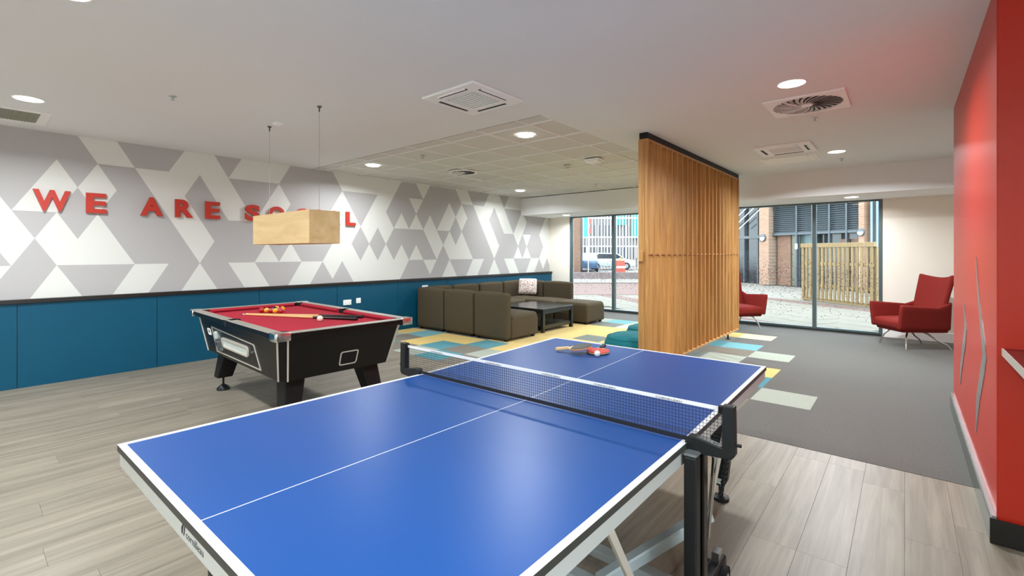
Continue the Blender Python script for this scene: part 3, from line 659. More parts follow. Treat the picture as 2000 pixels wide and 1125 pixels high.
# balls
def pp(x, y, z=0):  # pool-table local to world
    return Matrix.Rotation(PTR, 3, 'Z') @ Vector((x, y, z)) + Vector((PTX, PTY, 0))
BR = .0275
b = BM(); bmesh.ops.create_uvsphere(b, u_segments=20, v_segments=12, radius=BR)
ybm = None
def ball(x, y, m, label, group=None):
    b = BM(); bmesh.ops.create_uvsphere(b, u_segments=20, v_segments=12, radius=BR); o = obj('pool_ball', b, m, None, 'full'); p = pp(x, y); o.location = (p.x, p.y, .79 + BR); tag(o, label, 'ball', group)
BL = [(-.640, -.070, 'ballr', 'red ball at the left end of the cluster on the pool table'), (-.588, -.037, 'bally', 'yellow ball at the left front of the cluster'), (-.530, -.015, 'ballr', 'red ball between the two front yellow balls'), (-.473, .008, 'bally', 'yellow ball at the front middle of the cluster'), (-.69, .105, 'bally', 'yellow ball at the back of the cluster'), (-.60, .13, 'bally', 'yellow ball at the right end of the cluster'), (-.425, .045, 'ballr', 'red ball at the right front of the cluster'), (-.64, .065, 'black', 'black ball in the middle of the cluster'), (-.545, .085, 'ballr', 'red ball behind the front yellow ball')]
for dx, dy, m_, lab in BL: ball(dx, dy, m_, lab, 'coloured balls on the pool table')
ball(.443, .055, 'ballw', 'white cue ball lying in front of the two cues')
def cue(p, q, label):
    P = pp(*p); Q = pp(*q); d = Vector((Q.x - P.x, Q.y - P.y, 0)); L = d.length; ang = math.atan2(d.y, d.x)
    t = thing('pool_cue', label, 'cue', (P.x, P.y, .791), ang, 'pool cues on the red cloth')
    def seg(n, a, b_, m_):
        r = lambda u: .0058 + .0088 * u; b = BM(); tube(b, [(a * L, 0, r(a) + .0), (b_ * L, 0, r(b_))], [r(a), r(b_)], 14); obj(n, b, m_, t, True)
    seg('tip', 0, .008, 'ink'); seg('ferrule', .008, .026, 'cuet'); seg('shaft', .026, .64, 'cue'); seg('butt', .64, .985, 'cueb'); seg('bumper', .985, 1, 'blackm')
cue((-.62, -.235), (.555, .435), 'pool cue lying nearer the far cushion with a black butt'); cue((-.60, -.275), (.655, .315), 'pool cue lying nearer the camera with its butt by the cue ball')

# ================================================================== TABLE TENNIS TABLE (cues follow below)
TX, TY, TA = -1.377, 1.744, .0146; TW, TLn = .7625, 1.37
TT = thing('table_tennis_table', 'large blue table tennis table with a net and pale steel frame', 'table tennis table', (TX, TY, 0), TA)
def zt(y): return .735 + (.017 * y / TLn if y > 0 else .025 * -y / TLn)
def sag(bm):
    for v in bm.verts: v.co.z += zt(v.co.y) - .76
    return bm
def tt_half(s):
    y0, y1 = (.004, TLn) if s > 0 else (-TLn, -.004)
    b = BM(); box(b, -TW, y0, .738, TW, y1, .76, 1)
    for f in b.faces:
        f.normal_update()
        if f.normal.z > .5: f.material_index = 0
    sag(b); top = obj('tabletop_half', b, ['ttblue', 'ttedge'], TT)
    def line(x0, ya, x1, yb, n='edge_line'):
        b = BM(); box(b, x0, ya, .76, x1, yb, .7606); sag(b); obj(n, b, 'ttline', top)
    lw_ = .022
    line(-TW, y0, -TW + lw_, y1); line(TW - lw_, y0, TW, y1)
    line(-TW + lw_, y1 - lw_, TW - lw_, y1) if s > 0 else line(-TW + lw_, y0, TW - lw_, y0 + lw_)
    line(-.0015, y0 if s > 0 else y0 + lw_, .0015, (y1 - lw_) if s > 0 else y1, 'centre_line')
    ya, yb = (y0 + .02, y1 - .006) if s > 0 else (y0 + .006, y1 - .02); ye = yb if s > 0 else ya
    for sx in (-1, 1):
        b = BM(); xa, xb = (TW - .031, TW - .006) if sx > 0 else (-TW + .006, -TW + .031); box(b, xa, ya, .684, xb, yb, .738); bevel(b, .003); sag(b); obj('apron', b, 'steel', TT)
    b = BM(); box(b, -TW + .031, min(ye, ye - s * .025), .684, TW - .031, max(ye, ye - s * .025), .738); bevel(b, .003); sag(b); ap = obj('apron', b, 'steel', TT)
    for q in (-.35, .35):
        b = BM(); box(b, q - .02, ya + .02, .70, q + .02, yb - .03, .737); sag(b); obj('support_rail', b, 'steelb', TT)
    return ap
tt_half(1); apn = tt_half(-1)
yf = -TLn + .006
b = text_mesh('cornilleau', .125, .019, .0006, lambda a, c, t_: (-.055 + a, yf - .0002 - t_, .703 + c + zt(yf) - .76), bold=-.004); obj('maker_lettering', b, 'inkg', apn)
b = BM(); fn = lambda a, c, t_: (a, yf - .0002 - t_, c + zt(yf) - .76)
prism(b, [(-.090, .703), (-.084, .703), (-.074, .729), (-.082, .729), (-.092, .716)], fn, 0, .0006); prism(b, [(-.076, .703), (-.070, .703), (-.062, .727), (-.068, .729)], fn, 0, .0006); obj('maker_emblem', b, 'ink', apn)
# undercarriage, one on each side
for sx in (-1, 1):
    def q(x, y, z): return (sx * x, y, z)
    def tb(n, p0, p1, w, d, m_, up=(0, 1, 0)):
        b = BM(); bar(b, q(*p0), q(*p1), w, d, up); bevel(b, min(w, d) * .12, 1); return obj(n, b, m_, TT)
    tb('upright', (.79, -.05, .07), (.79, -.05, .705), .045, .05, 'blackpl'); tb('upright', (.79, .045, .07), (.79, .045, .70), .04, .05, 'black')
    tb('upright_plate', (.775, -.002, .1), (.775, -.002, .66), .012, .05, 'black'); tb('upright_cap', (.79, -.05, .705), (.79, -.05, .716), .05, .056, 'inkg')
    tb('foot_beam', (.76, -.42, .085), (.76, .42, .085), .05, .05, 'blackpl', (0, 0, 1)); 
    for y in (-.36, .36):
        bb = BM(); bar(bb, q(.76, y, .06), q(.76, y, .15 if y > 0 else .13), .03, .05, (0, 1, 0)); br = obj('castor_bracket', bb, 'silver', TT)
        for o_ in (-.032, .032):
            b = BM(); tube(b, [q(.76 + o_ - .012, y, .047), q(.76 + o_ + .012, y, .047)], .046, 18); wv = obj('wheel', b, 'tyre', TT, True)
            b = BM(); tube(b, [q(.76 + o_ - .014, y, .047), q(.76 + o_ + .014, y, .047)], .018, 12); obj('wheel_hub', b, 'silver', wv, True)
    b = BM(); tube(b, [q(.845, .03, .69), q(.80, .14, .47), q(.755, .25, .255)], .009, 10); obj('gas_strut', b, 'chrome', TT, True)
    tb('folding_strut', (.745, -.60, .675), (.72, -.20, .10), .014, .026, 'trimw'); tb('folding_strut', (.745, .60, .675), (.72, .20, .10), .014, .026, 'trimw')
    tb('brace', (.44, -.10, .12), (.75, .30, .33), .05, .05, 'steelb', (0, 0, 1))
    for sy in (-1, 1):                                        # outer legs of each half, black, with adjustable feet
        b = BM(); prof = [(-.05, .70), (.05, .70), (.052, .40), (.05, .22), (.038, .12), (.02, .085), (-.02, .085), (-.042, .15), (-.052, .35)]
        prism(b, prof, lambda a, z, t_: q(.575 + a, sy * (1.11 + t_), z), -.025, .025); bevel(b, .006, 2); lg = obj('leg', b, 'blackpl', TT)
        b = BM(); lathe(b, [(0, 0), (.045, .002), (.045, .018), (.03, .026), (.014, .03), (.014, .09)], 16, (sx * .575, sy * 1.11)); obj('adjuster_foot', b, 'blackpl', lg, True)
        b = BM(); box(b, sx * .575 - .025, sy * 1.11 - .03, .10, sx * .575 + .025, sy * 1.11 + .03, .13); obj('foot_clip', b, 'acg', lg)
for y in (-.1, .1):
    b = BM(); bar(b, (-.75, y, .10), (.75, y, .10), .06, .035, (0, 0, 1)); bevel(b, .004); obj('cross_beam', b, 'steelb', TT)
b = BM()
for k in range(9): bar(b, (.86 + .002 * k, .06 + .004 * k, .55 + k * .018), (.86 + .002 * k, .06 + .004 * k, .556 + k * .018), .012, .024, (0, 1, 0))
for y in (.048, .072): bar(b, (.86, y, .545), (.876, y + .032, .70), .006, .006)
obj('safety_catch', b, 'blackpl', TT)
# net
NZ = .735; NH = .1525; NX = .905; ny = -.012
net = BM(); cw = .0125
nv = int(2 * NX / cw)
for k in range(nv + 1):
    x = -NX + 2 * NX * k / nv; bar(net, (x, ny, NZ + .018), (x, ny, NZ + NH - .012), .0011, .0011, (0, 1, 0))
for k in range(11):
    z = NZ + .02 + k * cw; bar(net, (-NX, ny, z), (NX, ny, z), .0011, .0011)
nm = obj('net_mesh', net, 'net', TT)
bxo('net_tape', (-NX, ny - .0025, NZ + NH - .0135), (NX, ny + .0025, NZ + NH), 'tape', nm); bxo('net_hem', (-NX + .13, ny - .002, NZ + .006), (NX - .13, ny + .002, NZ + .019), 'net', nm)
for xc in (-.62, -.2, .15, .42, .69):
    b = text_mesh('CORNILLEAU', .10, .0065, .0004, lambda a, c, t_: (xc - .05 + a, ny - .0026 - t_, NZ + NH - .0115 + c), bold=.01); obj('tape_lettering', b, 'ink', nm)
for sx in (-1, 1):
    b = BM(); prof = [(.765, .0), (.775, .034), (.80, .036), (.86, .022), (.885, .03), (.889, NH + .008), (.926, NH + .004), (.93, NH - .02), (.93, -.012), (.915, -.03), (.86, -.024), (.765, -.006)]
    prof = [(.755, .004), (.768, .030), (.80, .030), (.885, .014), (.885, NH + .010), (.925, NH + .012), (.928, -.006), (.915, -.022), (.79, -.030), (.755, -.02)]
    prism(b, prof, lambda a, z, t_: (sx * a, ny + t_, NZ + z), -.017, .020); bevel(b, .004, 2); po = obj('net_post', b, 'blackpl', TT)
    bxo('tension_clip', (min(sx * .872, sx * .886), ny - .012, NZ + NH - .02), (max(sx * .872, sx * .886), ny + .012, NZ + NH + .004), 'black', po)
    b = BM(); tube(b, [(sx * .926, ny, NZ + .03), (sx * .945, ny, NZ + .03)], .006, 10); obj('tension_knob', b, 'blackm', po, True)

# bats and ball on the far half
def tloc(x, y, z=0): return Matrix.Rotation(TA, 3, 'Z') @ Vector((x, y, 0)) + Vector((TX, TY, zt(y) + .0008 + z))
def bat(loc, rz, tilt, label, face_up, face_dn, hm):
    t = thing('table_tennis_bat', label, 'bat', loc, rz, 'bats on the table tennis table'); t.rotation_euler = Euler((tilt[0], tilt[1], rz), 'XYZ')
    n = 30; blade = [(.076 * math.cos(a), .079 * math.sin(a)) for a in [R(-62 + 304 * k / n) for k in range(n + 1)]]
    blade = [(c * 1, s_) for c, s_ in [(.076 * math.sin(R(-155 + 310 * k / n)), .079 * math.cos(R(-155 + 310 * k / n))) for k in range(n + 1)]]
    wood_ = blade + [(.014, -.088), (-.014, -.088)]
    fn = lambda a, c, t_: (a, c, t_)
    b = BM(); prism(b, wood_, fn, .0, .006); obj('blade', b, 'batw', t)
    rub = [p for p in blade if p[1] > -.062]
    b = BM(); prism(b, rub, fn, .006, .0098); obj('rubber', b, face_up, t); b = BM(); prism(b, rub, fn, -.0038, 0); obj('rubber', b, face_dn, t)
    b = BM(); puff(b, (0, -.128, .003), (.028, .10, .022), .009, n=4, fn=lambda p: Vector((p.x * (1 + .18 * max(0, -p.y) / .05), p.y, p.z))); obj('handle', b, hm, t, True)
p = tloc(-.215, 1.085, .0085); bat(p, R(195), (R(-3), 0), 'red faced bat lying under the black faced one', 'batr', 'batk', 'blackm')
p = tloc(-.305, 1.005, .039); bat(p, R(-72), (R(9), R(3)), 'black faced bat leaning with its wooden handle pointing left', 'batk', 'batr', 'batw')
b = BM(); bmesh.ops.create_uvsphere(b, u_segments=20, v_segments=12, radius=.02); o = obj('table_tennis_ball', b, 'ball', None, 'full'); p = tloc(-.165, .985, .02); o.location = p; tag(o, 'white ball beside the bats on the blue table', 'ball')

# ================================================================== SOFA MODULES
def module(label, x0, y0, x1, y1, backs):
    """backs: string of sides N E S W that carry a back"""
    t = thing('sofa_module', label, 'sofa', ((x0 + x1) / 2, (y0 + y1) / 2, 0), 0, 'brown fabric sofa modules'); w, d = x1 - x0 - .012, y1 - y0 - .012
    bx_ = [-w / 2, -d / 2, w / 2, d / 2]; T = .13
    if 'W' in backs: bx_[0] += T
    if 'E' in backs: bx_[2] -= T
    if 'S' in backs: bx_[1] += T
    if 'N' in backs: bx_[3] -= T
    b = BM(); puff(b, ((bx_[0] + bx_[2]) / 2, (bx_[1] + bx_[3]) / 2, .195), (bx_[2] - bx_[0], bx_[3] - bx_[1], .31), .03, (-.003, -.003, .0), 6); obj('base', b, 'sofa', t, True)
    b = BM(); puff(b, ((bx_[0] + bx_[2]) / 2, (bx_[1] + bx_[3]) / 2, .348), (bx_[2] - bx_[0] - .002, bx_[3] - bx_[1] - .002, .15), .06, (.0, .0, .028), 7); obj('seat_cushion', b, 'sofa', t, True)
    for s in backs:
        hgt = .68; zc = .425
        if s in 'NS':
            c = (0, (d / 2 - T / 2 - .0) * (1 if s == 'N' else -1), zc); dm = (w - .004, T, hgt + .06)
        else:
            off = (-T / 2 if 'N' in backs else 0) + (T / 2 if 'S' in backs else 0); sh = T if ('N' in backs or 'S' in backs) else 0
            c = ((w / 2 - T / 2) * (1 if s == 'E' else -1), off, zc); dm = (T, d - .006 - sh, hgt + .06)
        b = BM(); puff(b, (c[0], c[1], c[2] - .02), dm, .045, (.0, .004, .016), 6); obj('backrest', b, 'sofa', t, True)
    f = None
    for sx in (-1, 1):
        for sy in (-1, 1):
            if f is None: b = BM(); box(b, -.025, -.025, .0025, .025, .025, .045); f = obj('foot', b, 'blackm', t); f.location = (sx * (w / 2 - .07), sy * (d / 2 - .07), 0)
            else: copy_part(f, t, (sx * (w / 2 - .07), sy * (d / 2 - .07), 0))
    return t
module('corner sofa module against the blue panels, left of its row with backs to the camera', -7.105, 5.62, -6.36, 6.45, 'SW')
module('middle sofa module of the row with backs to the camera', -6.355, 5.62, -5.60, 6.45, 'S')
module('right end sofa module nearest the camera with its seat side showing', -5.595, 5.62, -4.835, 6.47, 'S')
module('sofa module along the blue panels next to the near corner', -7.105, 6.455, -6.30, 7.21, 'W')
module('sofa module along the blue panels next to the far corner', -7.105, 7.215, -6.30, 8.0, 'W')
module('far corner sofa module holding the patterned cushion', -7.105, 8.005, -6.415, 8.86, 'WN')
module('far sofa module with its back to the window', -6.41, 8.005, -5.63, 8.86, 'N')
module('backless brown sofa block at the end of the far row', -5.625, 8.02, -4.795, 8.72, '')
t = thing('cushion', 'square white cushion with a small pink and brown pattern', 'cushion', (-6.86, 8.6, .60), 0)
b = BM(); puff(b, (0, 0, 0), (.42, .10, .36), .05, (0, .05, 0), 6); o = obj('cover', b, 'pillow', t, True); b = BM(); frame(b, lambda a, c, t_: (a, t_, c), rrect(0, 0, .425, .365, .04), rrect(0, 0, .405, .345, .035), -.004, .004); obj('piping', b, 'pillow', t)
t.rotation_euler = (R(-14), 0, R(28)); t.location = (-6.70, 8.535, .655)
# coffee table
t = thing('coffee_table', 'black low coffee table with a lower shelf between the sofas', 'table', (-5.42, 7.2, 0)); cw_, cd = 1.0, .98
bxo('tabletop', (-cw_ / 2, -cd / 2, .39), (cw_ / 2, cd / 2, .425), 'cblack', t, .003); bxo('shelf', (-cw_ / 2 + .05, -cd / 2 + .03, .10), (cw_ / 2 - .05, cd / 2 - .03, .125), 'cblack', t, .003)
for s in (-1, 1):
    bxo('apron', (-cw_ / 2 + .05, s * (cd / 2 - .02) - .012, .335), (cw_ / 2 - .05, s * (cd / 2 - .02) + .012, .39), 'cblack', t); bxo('apron', (s * (cw_ / 2 - .02) - .012, -cd / 2 + .05, .335), (s * (cw_ / 2 - .02) + .012, cd / 2 - .05, .39), 'cblack', t)
    bxo('shelf_rail', (s * (cw_ / 2 - .035) - .018, -cd / 2 + .05, .06), (s * (cw_ / 2 - .035) + .018, cd / 2 - .05, .13), 'cblack', t)
f = None
for sx in (-1, 1):
    for sy in (-1, 1):
        P = (sx * (cw_ / 2 - .03), sy * (cd / 2 - .03), 0)
        if f is None: b = BM(); box(b, -.03, -.03, .0025, .03, .03, .39); bevel(b, .002); f = obj('leg', b, 'cblack', t); f.location = P
        else: copy_part(f, t, P)
# poufs
for (x, y, r, hh, lab) in ((-2.78, 5.86, .40, .34, 'teal round pouf nearest the table tennis table beside the screen'), (-2.90, 6.74, .40, .34, 'teal round pouf peeking out behind the nearer pouf')):
    t = thing('pouf', lab, 'pouf', (x, y, 0), 0, 'teal poufs by the screen')
    b = BM(); prof = [(0, .02), (r * .84, .02), (r * .96, .06), (r, .14), (r * .985, .23), (r * .90, .30), (r * .70, hh), (r * .35, hh + .018), (0, hh + .022)]; lathe(b, prof, 36); obj('cover', b, 'teal', t, True)
    b = BM(); lathe(b, [(0, .0025), (r * .8, .0025), (r * .8, .022), (0, .022)], 30); obj('base_ring', b, 'blackm', t); b = BM(); lathe(b, [(r * .9, .297), (r * .912, .302), (r * .90, .309)], 36); obj('seam', b, 'teal', t, True)

# ================================================================== ARMCHAIRS
def armchair(label, x, y, th_):
    t = thing('armchair', label, 'armchair', (x, y, 0), th_, 'red upholstered armchairs by the window')
    # seat
    b = BM(); puff(b, (0, -.06, .36), (.56, .62, .15), .05, (0, .01, .03), 6); obj('seat', b, 'chair', t, True)
    # shell: back and both arms grow out of one curved panel
    def panel(pts_in, thick, name):
        """grid of points rows x cols -> padded panel"""
        b = BM(); rows = len(pts_in); cols = len(pts_in[0]); V = [[b.verts.new(p) for p in r_] for r_ in pts_in]
        fs = [b.faces.new((V[i][j], V[i][j + 1], V[i + 1][j + 1], V[i + 1][j])) for i in range(rows - 1) for j in range(cols - 1)]
        bmesh.ops.recalc_face_normals(b, faces=fs); bmesh.ops.solidify(b, geom=fs, thickness=thick)
        o = obj(name, b, 'chair', t, 'full'); md = o.modifiers.new('bevel', 'BEVEL'); md.width = thick * .42; md.segments = 3; md.limit_method = 'ANGLE'; md.angle_limit = R(50); return o
    n = 9; rows = []
    for i in range(8):                                        # back: leans away, widens and dips at the top
        f = i / 7; z = .30 + .80 * f; yb = .25 + .23 * f; wv = .27 + .05 * f
        r_ = []
        for j in range(n):
            u = -1 + 2 * j / (n - 1); dip = -.055 * (1 - u * u) * max(0, (f - .75) / .25); fwd = -.07 * u * u * (.5 + .7 * f)
            r_.append(Vector((u * wv, yb + fwd, z + dip)))
        rows.append(r_)
    panel(rows, .07, 'backrest')
    for s in (-1, 1):
        rows = []
        for i in range(6):
            f = i / 5; r_ = []
            for j in range(8):
                g = j / 7; yv = -.39 + .74 * g; zb = .29 + .0 * g; ztop = .665 - .05 * g + .0
                if g > .75: ztop += .10 * (g - .75) / .25
                z = zb + (ztop - zb) * f; xo = .295 + .055 * f * (1 - .5 * g) - .03 * max(0, g - .6)
                r_.append(Vector((s * xo, yv + .03 * f * (1 - g) * 0, z)))
            rows.append(r_)
        panel(rows, .062, 'arm')
    b = BM(); puff(b, (0, .0, .285), (.54, .66, .06), .028, n=4); obj('underside', b, 'chair', t, True)
    for sx in (-1, 1):
        b = BM(); tube(b, [(sx * .10, -.12, .262), (sx * .17, -.19, .235), (sx * .215, -.235, .17), (sx * .245, -.262, .09), (sx * .265, -.275, .004)], [.011, .012, .012, .011, .010], 10); obj('leg', b, 'chrome', t, True)
        b = BM(); tube(b, [(sx * .10, .05, .262), (sx * .16, .12, .22), (sx * .21, .22, .13), (sx * .25, .32, .07), (sx * .265, .36, .004)], [.011, .012, .012, .011, .010], 10); obj('leg', b, 'chrome', t, True)
    b = BM(); bar(b, (-.12, -.03, .256), (.12, -.03, .256), .2, .012, (0, 0, 1)); obj('leg_plate', b, 'blackm', t)
armchair('red armchair on chrome legs beside the cream wall at the right', .075, 9.36, R(-53)); armchair('red armchair half hidden behind the slatted screen', -2.44, 9.60, R(50))

# ================================================================== SMALL WALL FITTINGS
def socket(y, z, w, label):
    t = thing('wall_socket', label, 'socket', (FX, y, z), 0, 'white sockets on the blue panels'); bxo('plate', (.0005, -w / 2, -.043), (.012, w / 2, .043), 'white', t, .002)
    for k in range(2 if w > .1 else 1):
        yy = (-w / 4 + k * w / 2) if w > .1 else 0; bxo('rocker', (.012, yy - .012, .012), (.016, yy + .012, .03), 'soffit', t); bxo('pin_slot', (.012, yy - .004, -.02), (.0128, yy + .004, -.008), 'slot', t)
socket(4.22, .60, .146, 'white double socket just above the far rail of the pool table'); socket(4.43, .615, .086, 'white single socket right of the double one'); socket(5.88, .755, .146, 'white double socket above the near sofa corner')
t = thing('wall_shelf', 'dark red shelf with a pale edge on the red wall at the right edge', 'shelf', (.37, 3.309, .935)); bxo('board', (.0, -.9, 0), (1.6, -.001, .03), 'shelf', t, .002); bxo('edge_strip', (-.006, -.9, -.004), (0, -.001, .031), 'trimw', t)
bxo('bracket', (.2, -.5, -.05), (.23, -.001, -.001), 'silver', t); bxo('bracket', (1.1, -.5, -.05), (1.13, -.001, -.001), 'silver', t)

# ================================================================== OUTSIDE
GZ = -.03
ground = struct(bxo('ground', (-60, FY + .19, -.5), (30, 90, GZ - .03), 'pale')); ground['label'] = 'pale paved courtyard and street outside the windows'
ga = R(-33); gc = Vector((-2.2, 12.6, 0)); Rg = Matrix.Rotation(ga, 3, 'Z')
sm = None; random.seed(11)
for i in range(-14, 9):
    for j in range(-8, 9):
        x0, y0 = i * .92 + (.46 if j % 2 else 0), j * .62
        cpt = Rg @ Vector((x0 + .45, y0 + .3, 0)) + gc
        if not (FY + .85 < cpt.y < 17.2 and -9.5 < cpt.x < 1.2): continue
        if j in (-3, 4): continue                              # rows of brick paviours
        if sm is None: b = BM(); box(b, 0, 0, -.03, .905, .605, 0); bevel(b, .004); o = obj('paving_slab', b, 'slab', ground); sm = o.data
        else: o = bpy.data.objects.new('paving_slab', sm); COL.objects.link(o); o.parent = ground
        p = Rg @ Vector((x0, y0, 0)) + gc; o.location = (p.x, p.y, GZ + random.uniform(-.002, .002)); o.rotation_euler = (0, 0, ga)
for j in (-3, 4):                                            # brick paviours between the slab rows, too small to tell apart one by one
    b = BM()
    for i in range(-60, 45):
        for k in range(3):
            x0, y0 = i * .212 + (.1 if k % 2 else 0), j * .62 + k * .203
            p = Rg @ Vector((x0, y0, 0)) + gc
            if FY + .5 < p.y < 18 and -9.5 < p.x < 1.6: box(b, x0, y0, -.02, x0 + .2, y0 + .19, random.uniform(-.002, .002), M4=Matrix.Translation((gc.x, gc.y, GZ)) @ Matrix.Rotation(ga, 4, 'Z'))
    o = obj('brick_band', b, 'bpav', ground); o['kind'] = 'stuff'
# street bands seen through the left window, square to the view down the street
ra = R(40); Rs = Matrix.Rotation(ra, 3, 'Z'); FWD = Vector((-.6436, .7653, 0)); RGT = Vector((.7653, .6436, 0))
def st(side, d, z=0): return FWD * d + RGT * side + Vector((0, 0, z))
def band(n, d0, d1, m_, z, s0=-16, s1=7.5):
    b = BM(); V = [b.verts.new(st(s, d, zz)) for zz in (GZ - .04, z) for s, d in ((s0, d0), (s1, d0), (s1, d1), (s0, d1))]
    for f in [(0, 3, 2, 1), (4, 5, 6, 7), (0, 1, 5, 4), (1, 2, 6, 5), (2, 3, 7, 6), (3, 0, 4, 7)]: b.faces.new([V[i] for i in f])
    bmesh.ops.recalc_face_normals(b, faces=list(b.faces)); return obj(n, b, m_, ground)
band('brick_paving', 16.2, 22.0, 'bpav', GZ + .01); band('kerb', 22.0, 25.0, 'pale', GZ + .06); band('road', 25.0, 60, mat('road_grey', (92, 90, 90), .9), GZ + .005)
lwl = band('low_wall', 25.3, 25.7, mat('low_wall_mauve', (104, 92, 90), .95, var=.25, vscale=9), .36); lwl.parent = None
tag(lwl, 'low mauve brick wall along the kerb outside the left window', 'wall')
rl = thing('railing', 'tall white site railing of upright bars across the street', 'railing', st(2, 43, GZ), ra); rb = bxo('bar', (-.03, -.03, 0), (.03, .03, 5.6), 'rails', rl)
rb.location = (2.6, 0, 0)
for k in range(1, 36): copy_part(rb, rl, (2.6 + k * .28, 0, 0))
for z in (2.0, 2.85, 4.6): bxo('rail', (2.5, -.05, z), (12.5, .05, z + .1), 'rails', rl)
fb = thing('building', 'pale grey building with teal panels far behind the white railing', 'building', st(2, 50, GZ), ra); bxo('wall', (-14, 0, 0), (14, 6, 9), 'facade', fb)
for i in range(9):
    for j in range(3):
        w = bxo('window', (2.6 + i * 1.05, -.06, .9 + j * 2.2), (3.2 + i * 1.05, 0, 2.2 + j * 2.2), 'fwin', fb); bxo('glazing_bar', (2.87 + i * 1.05, -.09, .9 + j * 2.2), (2.92 + i * 1.05, -.06, 2.2 + j * 2.2), 'rails', w)
for x0, x1, z0, z1 in ((9.1, 10.0, 4.4, 5.8), (10.8, 12.0, 3.0, 6.2)): bxo('teal_panel', (x0, -.3, z0), (x1, -.1, z1), 'tealm', fb)
bw = thing('brick_corner', 'brick building corner with a dark downpipe seen at the left of the left window', 'building', st(4.3, 31, GZ), ra); bxo('wall', (-5, 0, 0), (.25, 4, 7), 'brkr', bw); bxo('downpipe', (.26, -.02, 0), (.38, .1, 7), 'cladd', bw)
ba = thing('street_banner', 'bright teal banner hanging beside the brick corner', 'banner', st(4.92, 31, GZ), ra); bxo('cloth', (-.16, 0, 2.5), (.12, .03, 4.5), 'tealb', ba); bxo('pole', (.12, 0, 0), (.17, .05, 4.7), 'rails', ba)
for k in range(3): bxo('print', (.2, .0, 2.75 + k * .6), (.34, .03, 3.15 + k * .6), 'bprint', ba)
bxo('arm', (-.16, 0, 4.5), (.36, .04, 4.55), 'rails', ba); bxo('arm', (-.16, 0, 2.45), (.36, .04, 2.5), 'rails', ba)
def car(loc, rz, m_, label):
    t = thing('car', label, 'car', loc, rz, 'parked cars in the street'); prof = [(-2.1, .28), (2.1, .28), (2.12, .62), (2.0, .82), (1.25, .92), (.55, 1.42), (-1.1, 1.45), (-1.9, .98), (-2.12, .85)]
    b = BM(); prism(b, prof, lambda a, c, t_: (a, t_ * (1 - .12 * max(0, c - .9) / .5), c), -.85, .85); bevel(b, .05, 2); obj('body', b, m_, t, True)
    for s in (-1, 1): b = BM(); prism(b, [(-1.5, .95), (1.1, .95), (.5, 1.34), (-1.05, 1.37)], lambda a, c, t_: (a, t_, c), s * .78 - .06, s * .78 + .06); obj('side_window', b, 'fwin', t)
    b = BM(); bar(b, (1.22, 0, .95), (.62, 0, 1.37), 1.3, .03); obj('windscreen', b, 'fwin', t)
    for sx in (-1, 1):
        for sy in (-1, 1): b = BM(); tube(b, [(sx * 1.3, sy * .72, .32), (sx * 1.3, sy * .88, .32)], .32, 16); wv = obj('wheel', b, 'tyre', t, True); b = BM(); tube(b, [(sx * 1.3, sy * .87, .32), (sx * 1.3, sy * .895, .32)], .18, 10); obj('hub_cap', b, 'silver', wv, True)
car(st(5.9, 37.2, GZ), R(122), 'carb', 'blue parked car nearest the brick corner'); car(st(8.5, 40.9, GZ), R(40), 'carw', 'silver parked car in front of the white railing')
t = thing('van', 'dark blue van behind the silver car', 'van', st(4.6, 46.5, GZ), ra); b = BM(); prism(b, [(-2.3, .3), (2.3, .3), (2.3, 1.0), (1.9, 1.3), (1.4, 2.3), (-2.3, 2.35)], lambda a, c, t_: (a, t_, c), -.9, .9); bevel(b, .06, 2); obj('body', b, mat('van_blue', (84, 112, 140), .4), t, True); bxo('side_window', (.4, -.93, 1.4), (1.3, -.9, 2.0), 'fwin', t)
for sx in (-1.4, 1.4): b = BM(); tube(b, [(sx, -.94, .34), (sx, -.7, .34)], .34, 16); obj('wheel', b, 'tyre', t, True)
t = thing('barrier', 'red plastic road barrier seen right of the left window mullion', 'barrier', st(7.3, 31.5, GZ), ra); b = BM(); prism(b, [(-.34, 0), (.34, 0), (.3, .35), (.26, .95), (-.26, .95), (-.3, .35)], lambda a, c, t_: (a, t_, c), -.2, .2); bevel(b, .03, 2); obj('body', b, 'barr', t); bxo('white_band', (-.3, -.215, .42), (.3, -.2, .56), 'rails', t); bxo('lamp', (-.06, -.06, .95), (.06, .06, 1.12), 'bally', t)
# brick and louvre building behind the right window
fa = R(-29.7); FB = thing('building', 'buff brick building with dark louvres above dark doors outside the right window', 'building', (-4.66, 23.9, GZ), fa)
def fbx(n, a, b_, m_, par=None): return bxo(n, a, b_, m_, par or FB)
fbx('core', (-9, .5, 0), (9, 5, 5.2), 'cladd'); fbx('brick_pier', (-.52, -.15, 0), (.0, .5, 5.2), 'brk'); fbx('brick_pier', (3.92, -.15, 0), (4.12, .5, 5.2), 'brk'); fbx('brick_lintel', (-.0, -.1, 3.62), (3.92, .5, 5.2), 'brk')
lv = fbx('louvre_frame', (.0, .2, 2.30), (3.92, .5, 3.62), 'cladd')
ls = None
for k in range(15):
    if ls is None: b = BM(); box(b, .02, -.045, -.008, 3.9, .045, .008, M4=Matrix.Rotation(R(40), 4, 'X')); ls = obj('louvre_slat', b, 'clad', FB); ls.location = (0, .13, 2.38)
    else: copy_part(ls, FB, (0, .13, 2.38 + k * .086))
for x in (1.18, 1.9, 2.62, 3.3): fbx('louvre_post', (x, .04, 0), (x + .06, .2, 3.62), 'clad')
